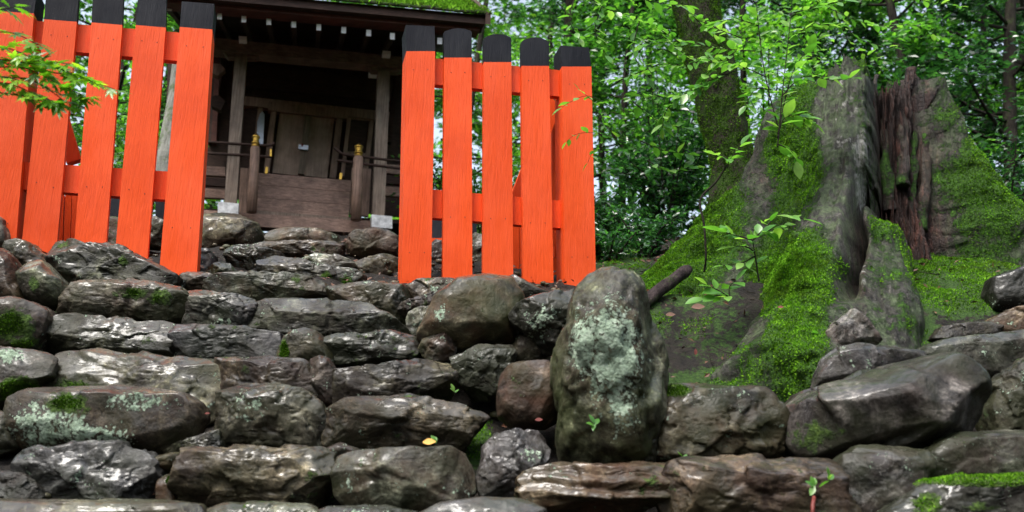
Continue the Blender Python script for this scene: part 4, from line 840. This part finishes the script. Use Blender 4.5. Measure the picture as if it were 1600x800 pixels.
# pale trunk between left fence and shrine
# mossy trunk standing behind the stump
TB = empty('mossy_tree', at(1130, 330, 7.3), 'thick mossy tree trunk rising out of frame behind the left of the stump', 'tree')
P = curve_pts([at(1160, 420, 7.2), at(1150, 310, 7.3), at(1138, 220, 7.35), at(1115, 120, 7.4), at(1090, 20, 7.5), at(1070, -120, 7.6), at(1060, -400, 7.8)], 60)
V, F = tube_np(P, np.interp(np.linspace(0, 1, 60), [0, .25, .5, 1], [.30, .17, .19, .23]), 40)
dv = V - np.vstack([np.repeat(P, 40, 0), P[:1], P[-1:]]); V = V + dv * (.25 * fbm(V * np.array([5, 5, 2.]), 4) + .12 * fbm(V * 14, 3))[:, None]
npmesh('trunk', V, F, M['bark_moss'], TB); tufts('moss', V, F, np.where(fbm(V * 4, 4) > -.12, 1., 0), 60000, .013, M['moss_dark'], TB, up=.1)
V, F = tube_np(curve_pts([at(258, 300, 8.6), at(262, 240, 8.6), at(276, 150, 8.7), at(285, 60, 8.8)], 30), np.linspace(.11, .07, 30), 12)
tag(npmesh('pale_trunk', V, F, mat_bark('pale_bark', (.12, .12, .10), (.34, .34, .30), .4)), 'pale lichened trunk between the left fence and the shrine', 'tree')
# low shrubs along the bank
def shrub(px, py, Y, w, h, nl, label, leaf='leaf_dark', ls=.06):
    p = at(px, py, Y); gz = float(ground_z(p.x, Y)); e = empty('shrub', Vector((p.x, Y, gz)), label, 'shrub', 'shrubs along the bank'); parts = []; cl = []
    for k in range(14):
        a = rnd.uniform(0, 6.28); q = curve_pts([(p.x, Y, gz - .05), (p.x + math.cos(a) * w * .4, Y + math.sin(a) * w * .3, gz + h * .5), (p.x + math.cos(a) * w * rnd.uniform(.6, 1), Y + math.sin(a) * w * .5, gz + h * rnd.uniform(.6, 1.1))], 8)
        parts.append(tube_np(q, np.linspace(.014, .004, 8), 4, False)); cl += [q[j] for j in range(2, 8)]
    V, F = join_np(parts); tag(npmesh('stems', V, F, M['bark'], e), kind='stuff')
    A = np.repeat(np.array(cl), nl // len(cl), 0) + rng.normal(0, 1, (nl // len(cl) * len(cl), 3)) * np.array([w, w * .6, h]) * .16
    V, F = leaf_cloud(A, ls * rng.uniform(.6, 1.3, len(A))); tag(npmesh('leaves', V, F, M[leaf], e, smooth=False), kind='stuff')
shrub(960, 330, 9.2, .5, .5, 1500, 'dark glossy shrub on the bank right of the right fence')
shrub(950, 385, 7.0, .35, .25, 1300, 'low dark fern like growth on the bank behind the fence end', ls=.05)
shrub(1010, 375, 7.3, .3, .35, 1200, 'small dark bush at the foot of the mossy trunk', ls=.05)
shrub(1040, 300, 8.4, .55, 1.0, 2600, 'glossy shrub beside the mossy tree trunk', ls=.075)
shrub(1030, 200, 9.5, .8, 1.9, 3200, 'tall mixed shrub behind the fence end', 'leaf_far', .07)
shrub(1560, 330, 8.6, .8, 1.0, 2200, 'dark undergrowth at the right of the stump')
shrub(760, 330, 9.6, .9, 1.0, 2600, 'undergrowth seen between the right fence boards', 'leaf_far')
shrub(200, 300, 9.4, .8, 1.2, 2600, 'undergrowth seen between the left fence boards', 'leaf_far')
shrub(330, 300, 11.8, .9, .9, 2200, 'bright shrub seen under the left veranda rails', 'leaf_lime')
shrub(1190, 170, 8.6, .8, 1.7, 3200, 'light green shrub behind the shoulder of the stump', 'leaf_lime', .07)
# the far wood: one mass nobody could count
nF = 70000; a = rng.uniform(-math.pi * .34, math.pi * .34, nF) ; dist = rng.uniform(22, 42, nF)
C = np.stack([np.sin(a) * dist, np.cos(a) * dist, 3.5 + rng.random(nF) ** 1.0 * 25], 1); g = fbm(C * .35, 3); C = C[g > -.12 + .1 * sstep(14, 26, C[:, 2])]
C += .25 * rng.normal(size=C.shape); V, F = leaf_cloud(C, .42 * rng.uniform(.5, 1.4, len(C)))
tag(npmesh('far_wood', V, F, M['leaf_far'], smooth=False, origin=(0, 30, 4)), 'dense green wood far behind the shrine and stump', 'wood', None, 'stuff')

# the same wood, unseen behind the viewer, added to shade upright faces; sky open overhead
nB = 60000; a = rng.uniform(math.pi * .36, math.pi * 1.64, nB); dist = rng.uniform(11, 24, nB); hh_ = rng.random(nB) ** .8
C = np.stack([np.sin(a) * dist, np.cos(a) * dist, ground_z(np.sin(a) * dist, np.cos(a) * dist) + hh_ * dist * .6], 1); g = fbm(C * .3, 3); C = C[g > -.22 + .35 * sstep(8, 20, C[:, 2])]
V, F = leaf_cloud(C, .55 * rng.uniform(.6, 1.4, len(C))); tag(npmesh('unseen_shade_wood', V, F, M['leaf_dark'], smooth=False, origin=(0, -10, 0)), 'unseen dark evergreen wood round the foot of the steps, added to shade the stones', 'wood', None, 'stuff')

# ------------------------------------------------------------------ near leaves, each its own piece
def leaf_mesh(name, kind, mat):
    if kind == 'oval': out = [(0, 0), (.10, .08), (.22, .28), (.27, .48), (.22, .68), (.11, .86), (0, 1.0)]
    else: out = None
    if out:
        V = [(0, y, -.10 * (y - .4) ** 2) for x, y in out]; nR = len(out)
        V += [(x, y, .22 * x - .10 * (y - .4) ** 2) for x, y in out[1:-1]]; V += [(-x, y, .22 * x - .10 * (y - .4) ** 2) for x, y in out[1:-1]]
        F = []; k = nR - 2
        for s, o in ((1, nR), (-1, nR + k)):
            for i in range(nR - 1):
                a, b = i, i + 1; c = o + i if i < k else None; d = o + i - 1 if i > 0 else None
                if d is None: f = (a, b, c)
                elif c is None: f = (a, b, d)
                else: f = (a, b, c, d)
                F.append(f if s < 0 else f[::-1])
    else:   # maple: seven pointed lobes
        V = [(0, .30, 0)]; F = []; lobes = [(-118, .38), (-78, .58), (-38, .82), (0, 1.0), (38, .82), (78, .58), (118, .38)]
        pr = []
        for i, (a, l) in enumerate(lobes):
            t = R(a); 
            if i: tm = R((a + lobes[i - 1][0]) / 2); pr.append((math.sin(tm) * .24, .30 + math.cos(tm) * .24, .01))
            for q, lw in ((.55, -13), (1.0, 0), (.55, 13)): pr.append((math.sin(t + R(lw)) * l * q * .72, .30 + math.cos(t + R(lw)) * l * q * .72, -.12 * (l * q) ** 2))
        pr.append((0, .0, 0)); V += pr
        for i in range(len(pr)): F.append((0, 1 + (i + 1) % len(pr), 1 + i))
    me = bpy.data.meshes.new(name); me.from_pydata(V, [], F); me.update(); me.materials.append(mat); me.polygons.foreach_set('use_smooth', [True] * len(F)); return me
LM = {'oval': leaf_mesh('leaf', 'oval', M['leaf_near']), 'maple': leaf_mesh('leaf', 'maple', M['leaf_maple'])}
def put_leaf(parent, p, d, size, kind='oval', upv=None):
    d = Vector(d).normalized(); u = Vector(upv or (rnd.uniform(-.5, .5), rnd.uniform(-.9, .1), 1)).normalized(); x = d.cross(u).normalized(); u = x.cross(d)
    o = bpy.data.objects.new('leaf', LM[kind]); COL.objects.link(o); o.parent = parent
    mt = Matrix((( x.x, d.x, u.x), (x.y, d.y, u.y), (x.z, d.z, u.z))).to_4x4() @ Matrix.Diagonal((size, size, size, 1)); mt.translation = Vector(p) - ORG[parent.name]; o.matrix_local = mt
def sprig(e, pts, Y, nleaf, size, kind='oval', r=.004, jit=.35, start=.15, name='twig', whorl=False, mat='bark'):
    Ys = Y if isinstance(Y, (list, tuple)) else [Y] * len(pts)
    C = curve_pts([at(x, y, q) for (x, y), q in zip(pts, Ys)], 20); V, F = tube_np(C, np.linspace(r, r * .4, 20), 6); npmesh(name, V, F, M[mat], e)
    for i in range(nleaf):
        t = start + (1 - start) * (i / max(1, nleaf - 1)); k = min(int(t * 19), 18); p = C[k] + (C[k + 1] - C[k]) * (t * 19 - k); T = C[min(k + 1, 19)] - C[k]; T = T / np.linalg.norm(T)
        s = 1 if i % 2 else -1; sd = np.cross(T, [0, -.3, 1]); sd /= np.linalg.norm(sd) + 1e-6
        d = T * .55 + sd * s * .9 + rng.normal(0, jit, 3) + [0, 0, -.15]
        if i == nleaf - 1: d = T + rng.normal(0, .15, 3)
        put_leaf(e, p, d, size * rnd.uniform(.7, 1.2), kind)
# maple branch hanging in from the left
MB_ = empty('maple_branch', at(-60, 90, 3.4), 'branch of small pointed maple leaves hanging in from the upper left edge', 'branch')
for pts, n in (([(-60,60),(10,50),(60,70)], 8), ([(-60,90),(20,95),(100,110),(150,130)], 16), ([(-60,110),(30,105),(90,130),(140,155)], 16), ([(-60,130),(10,130),(60,150),(100,165)], 13), ([(-60,140),(0,145),(40,150),(70,160)], 9),
               ([(-60,20),(0,15),(25,10)], 5), ([(10,100),(60,95),(110,100)], 10), ([(20,120),(60,130),(110,165)], 9), ([(-40,70),(10,75),(50,90)], 9), ([(-60,120),(-10,118),(30,125)], 8), ([(60,110),(120,120),(180,140)], 7)):
    sprig(MB_, pts, [3.45, 3.4] + [3.35] * (len(pts) - 2), int(n * 1.7), .085, 'maple', .003, .4, .1)
# saplings and sprigs around the stump
SA = empty('sapling', at(1215, 210, 5.25), 'slender leafy sapling growing from the left shoulder of the stump', 'sapling')
for pts, n, sz in (([(1215,230),(1222,150),(1232,60),(1240,-20)], 22, .07), ([(1216,200),(1196,120),(1185,40),(1180,-20)], 20, .07), ([(1215,210),(1240,110),(1280,60)], 14, .075), ([(1232,60),(1270,40),(1310,40)], 9, .07),
                   ([(1196,120),(1150,100),(1110,95)], 12, .075), ([(1222,150),(1255,120),(1300,125),(1330,122)], 10, .085), ([(1215,215),(1225,185),(1250,180),(1268,190)], 9, .095), ([(1215,225),(1235,235),(1244,252)], 4, .08), ([(1185,40),(1150,30),(1120,35)], 9, .075), ([(1240,20),(1280,10),(1320,0)], 9, .075), ([(1205,140),(1180,140),(1165,165)], 8, .08)):
    sprig(SA, pts, 5.05, int(n * 1.5), sz * 1.15)
SB = empty('leafy_branch', at(1170, 60, 5.4), 'fine branch of pale green leaves crossing in front of the mossy trunk', 'branch')
for pts, n, sz in (([(1180,80),(1120,75),(1060,65),(1000,70)], 18, .075), ([(1120,75),(1080,100),(1030,100)], 12, .07), ([(1060,65),(1020,40),(985,30)], 12, .07), ([(1150,110),(1100,130),(1060,150),(1000,150)], 16, .07), ([(1150,80),(1110,110),(1090,140)], 10, .075), ([(1160,60),(1110,40),(1080,20)], 12, .07), ([(1060,150),(1040,175),(1035,200)], 8, .07), ([(1030,100),(980,120),(950,125)], 10, .06)):
    sprig(SB, pts, 5.5, int(n * 1.6), sz * 1.2)
SE = empty('leafy_branch', at(960, 20, 5.6), 'leafy branch hanging across the top between the fence end and the mossy trunk', 'branch')
for pts, n, sz in (([(900,-30),(940,10),(1000,30),(1040,60)], 20, .08), ([(940,10),(930,50),(950,90)], 13, .08), ([(960,-20),(1010,0),(1070,10)], 16, .085), ([(1000,30),(990,80),(1010,120)], 13, .08), ([(1040,60),(1080,90),(1120,90)], 13, .085), ([(900,-10),(890,30),(905,60)], 10, .075), ([(1070,10),(1110,50),(1150,60)], 13, .09), ([(990,160),(1030,190),(1070,200)], 11, .08), ([(1000,220),(1040,235),(1075,240)], 11, .075), ([(1010,250),(1040,265),(1080,262)], 11, .08)):
    sprig(SE, pts, 5.7, n, sz * 1.1)
SF_ = empty('leafy_branch', at(1330, 20, 6.9), 'bright spray of small leaves above the broken rim of the stump', 'branch')
for pts, n, sz in (([(1250,-20),(1310,20),(1370,40)], 18, .08), ([(1310,20),(1340,60),(1400,75)], 16, .08), ([(1370,40),(1430,40),(1470,60)], 14, .075), ([(1400,-20),(1440,0),(1500,10)], 14, .08), ([(1300,0),(1330,70),(1380,95)], 14, .08)):
    sprig(SF_, pts, 7.0, n, sz * 1.1)
SC = empty('leafy_branch', at(960, 200, 5.1), 'thin twig with a few small leaves in front of the right fence post', 'branch')
for pts, n in (([(960,170),(920,150),(890,160),(878,168)], 6), ([(990,220),(930,208),(900,210),(885,222)], 7), ([(960,190),(935,165),(905,140)], 6), ([(960,240),(930,235),(918,255)], 4)): sprig(SC, pts, 5.15, n, .065, r=.002)
SD = empty('hanging_sprig', at(1140, 245, 5.0), 'hanging sprig of four pale leaves below the mossy trunk', 'plant')
sprig(SD, [(1136,262),(1140,250),(1150,238),(1158,226)], 4.95, 7, .085, start=.3)
sprig(SD, [(1140,250),(1128,243),(1118,242)], 4.95, 4, .08)
PL = empty('seedling', at(1182, 450, 4.75), 'bright green whorled seedling growing on the mossy stump foot', 'plant')
for pts, n, sz in (([(1186,440),(1180,400),(1176,375)], 5, .08), ([(1176,375),(1195,362),(1225,352)], 9, .10), ([(1176,375),(1150,368),(1130,362)], 8, .10), ([(1180,395),(1165,385),(1150,385)], 5, .09), ([(1176,375),(1200,352),(1215,335),(1255,342)], 10, .095), ([(1180,400),(1160,410),(1130,415)], 6, .085)): sprig(PL, pts, 4.72, n, sz, r=.005)
PM = empty('seedling', at(1130, 462, 4.75), 'low bright green seedling left of the whorled seedling', 'plant')
for pts, n in (([(1140,465),(1125,455),(1105,445)], 6), ([(1140,465),(1140,448),(1150,438)], 5), ([(1140,465),(1120,462),(1100,466)], 5)): sprig(PM, pts, 4.7, n, .095)
PN = empty('seedling', at(1245, 512, 4.5), 'tiny sprout on the moss above the cut root', 'plant'); sprig(PN, [(1272,548),(1275,530),(1268,518)], 4.4, 5, .06)
# sprouts and fallen leaves on the steps
def sprout(px, py, Y, label, n=4, sz=.035):
    e = empty('sprout', at(px, py, Y), label, 'plant', 'tiny sprouts in the stone joints'); sprig(e, [(px, py + 8), (px + 1, py + 3), (px, py)], Y, n, sz, r=.0015, start=.5)
sprout(1295, 748, 3.30, 'bright sprout beside the mottled stone', 6, .04); sprout(1272, 758, 3.34, 'small sprout above the thin red stub'); sprout(710, 612, 3.98, 'tiny sprout below the black step stone'); sprout(681, 690, 3.7, 'small green sprout beside the yellow fallen leaf', 3)
sprout(1068, 716, 3.6, 'small sprout above the wide flat faced stone'); sprout(929, 662, 3.55, 'tiny sprout on the layered slab')
def fallen(px, py, Y, size, mat, label, d=(1, 0, .1)):
    me = LM['oval'].copy(); me.materials.clear(); me.materials.append(M[mat]); o = bpy.data.objects.new('fallen_leaf', me); link(o, None, at(px, py, Y))
    dd = Vector(d).normalized(); u = Vector((0.1, -1, .55)); x = dd.cross(u).normalized(); u = x.cross(dd); mt = Matrix(((x.x, dd.x, u.x), (x.y, dd.y, u.y), (x.z, dd.z, u.z))).to_4x4() @ Matrix.Diagonal((size, size, size, 1)); mt.translation = at(px, py, Y); o.matrix_world = mt; tag(o, label, 'leaf', 'fallen leaves')
fallen(660, 691, 3.55, .05, 'deadyel', 'yellow fallen leaf on the shiny topped step stone'); fallen(836, 656, 3.72, .03, 'deadred', 'pink red fallen leaf left of the standing boulder'); fallen(1087, 555, 4.2, .03, 'deadred', 'orange red fallen leaf on the dark soil bank', (0, 0, 1)); fallen(1080, 480, 4.6, .07, 'deadbr', 'curled brown leaf on the soil under the stump')
fallen(1215, 480, 4.4, .03, 'deadred', 'red fallen leaf on the stump foot moss'); fallen(1040, 492, 4.7, .05, 'deadbr', 'brown fallen leaf behind the standing boulder'); fallen(320, 646, 3.9, .02, 'deadred', 'dark red leaf beside the lichen covered stone')
V, F = tube_np([at(1270, 812, 3.22), at(1270, 790, 3.24), at(1272, 776, 3.26)], [.007, .007, .006], 8); tag(npmesh('red_stub', V, F, M['deadred']), 'short dark red stub on the wide flat faced stone', 'stub')
# litter on the soil bank
nL = 3600; C = []
while len(C) < nL:
    x = rnd.uniform(-2.4, 3.4); y = rnd.uniform(3.6, 8.6); C.append((x, y, float(ground_z(x, y)) + .02))
V, F = leaf_cloud(np.array(C), .04 * rng.uniform(.4, 1.2, nL)); tag(npmesh('leaf_litter', V, F, M['deadbr'], smooth=False), 'scattered small brown leaf litter on the dark soil', 'litter', None, 'stuff')

# pebbles and clods lying on the soil bank and in the joints
pv, pf = ico(2); parts = []
for i in range(420):
    x = rnd.uniform(-2.4, .7); y = rnd.uniform(3.5, 8.0); sz = rnd.uniform(.006, .022) * rnd.choice([1, 1, 1.6]); V = pv * np.array([sz, sz * .9, sz * .6]) * (1 + .25 * fbm(pv * 1.7 + i, 2))[:, None] + [x, y, float(ground_z(x, y)) + .02 + .06 * float(fbm(np.array([[x * 1.7, y * 1.7, 0]]), 4)[0]) + .055 * float(fbm(np.array([[x * 6, y * 6, 0]]), 5)[0])]
    parts.append((V, pf))
V, F = join_np(parts); tag(npmesh('pebbles', V, F, M['stone'], attrs={'mask': np.tile([.2, .1, .8, 1.2], (len(V), 1))}), 'small pebbles and clods scattered over the dark soil', 'pebbles', None, 'stuff')

parts = []
for i in range(130):
    x = rnd.uniform(-2.4, 3.2); y = rnd.uniform(3.6, 8.5); z = float(ground_z(x, y)) + .03; a = rnd.uniform(0, 3.14); l = rnd.uniform(.05, .2)
    parts.append(tube_np([(x, y, z), (x + l * .5 * math.cos(a), y + l * .5 * math.sin(a), z + rnd.uniform(0, .02)), (x + l * math.cos(a), y + l * math.sin(a), float(ground_z(x + l * math.cos(a), y + l * math.sin(a))) + .03)], [.003, .0025, .0015], 4))
V, F = join_np(parts); tag(npmesh('twigs', V, F, M['bark']), 'thin dead twigs strewn over the soil and joints', 'twigs', None, 'stuff')
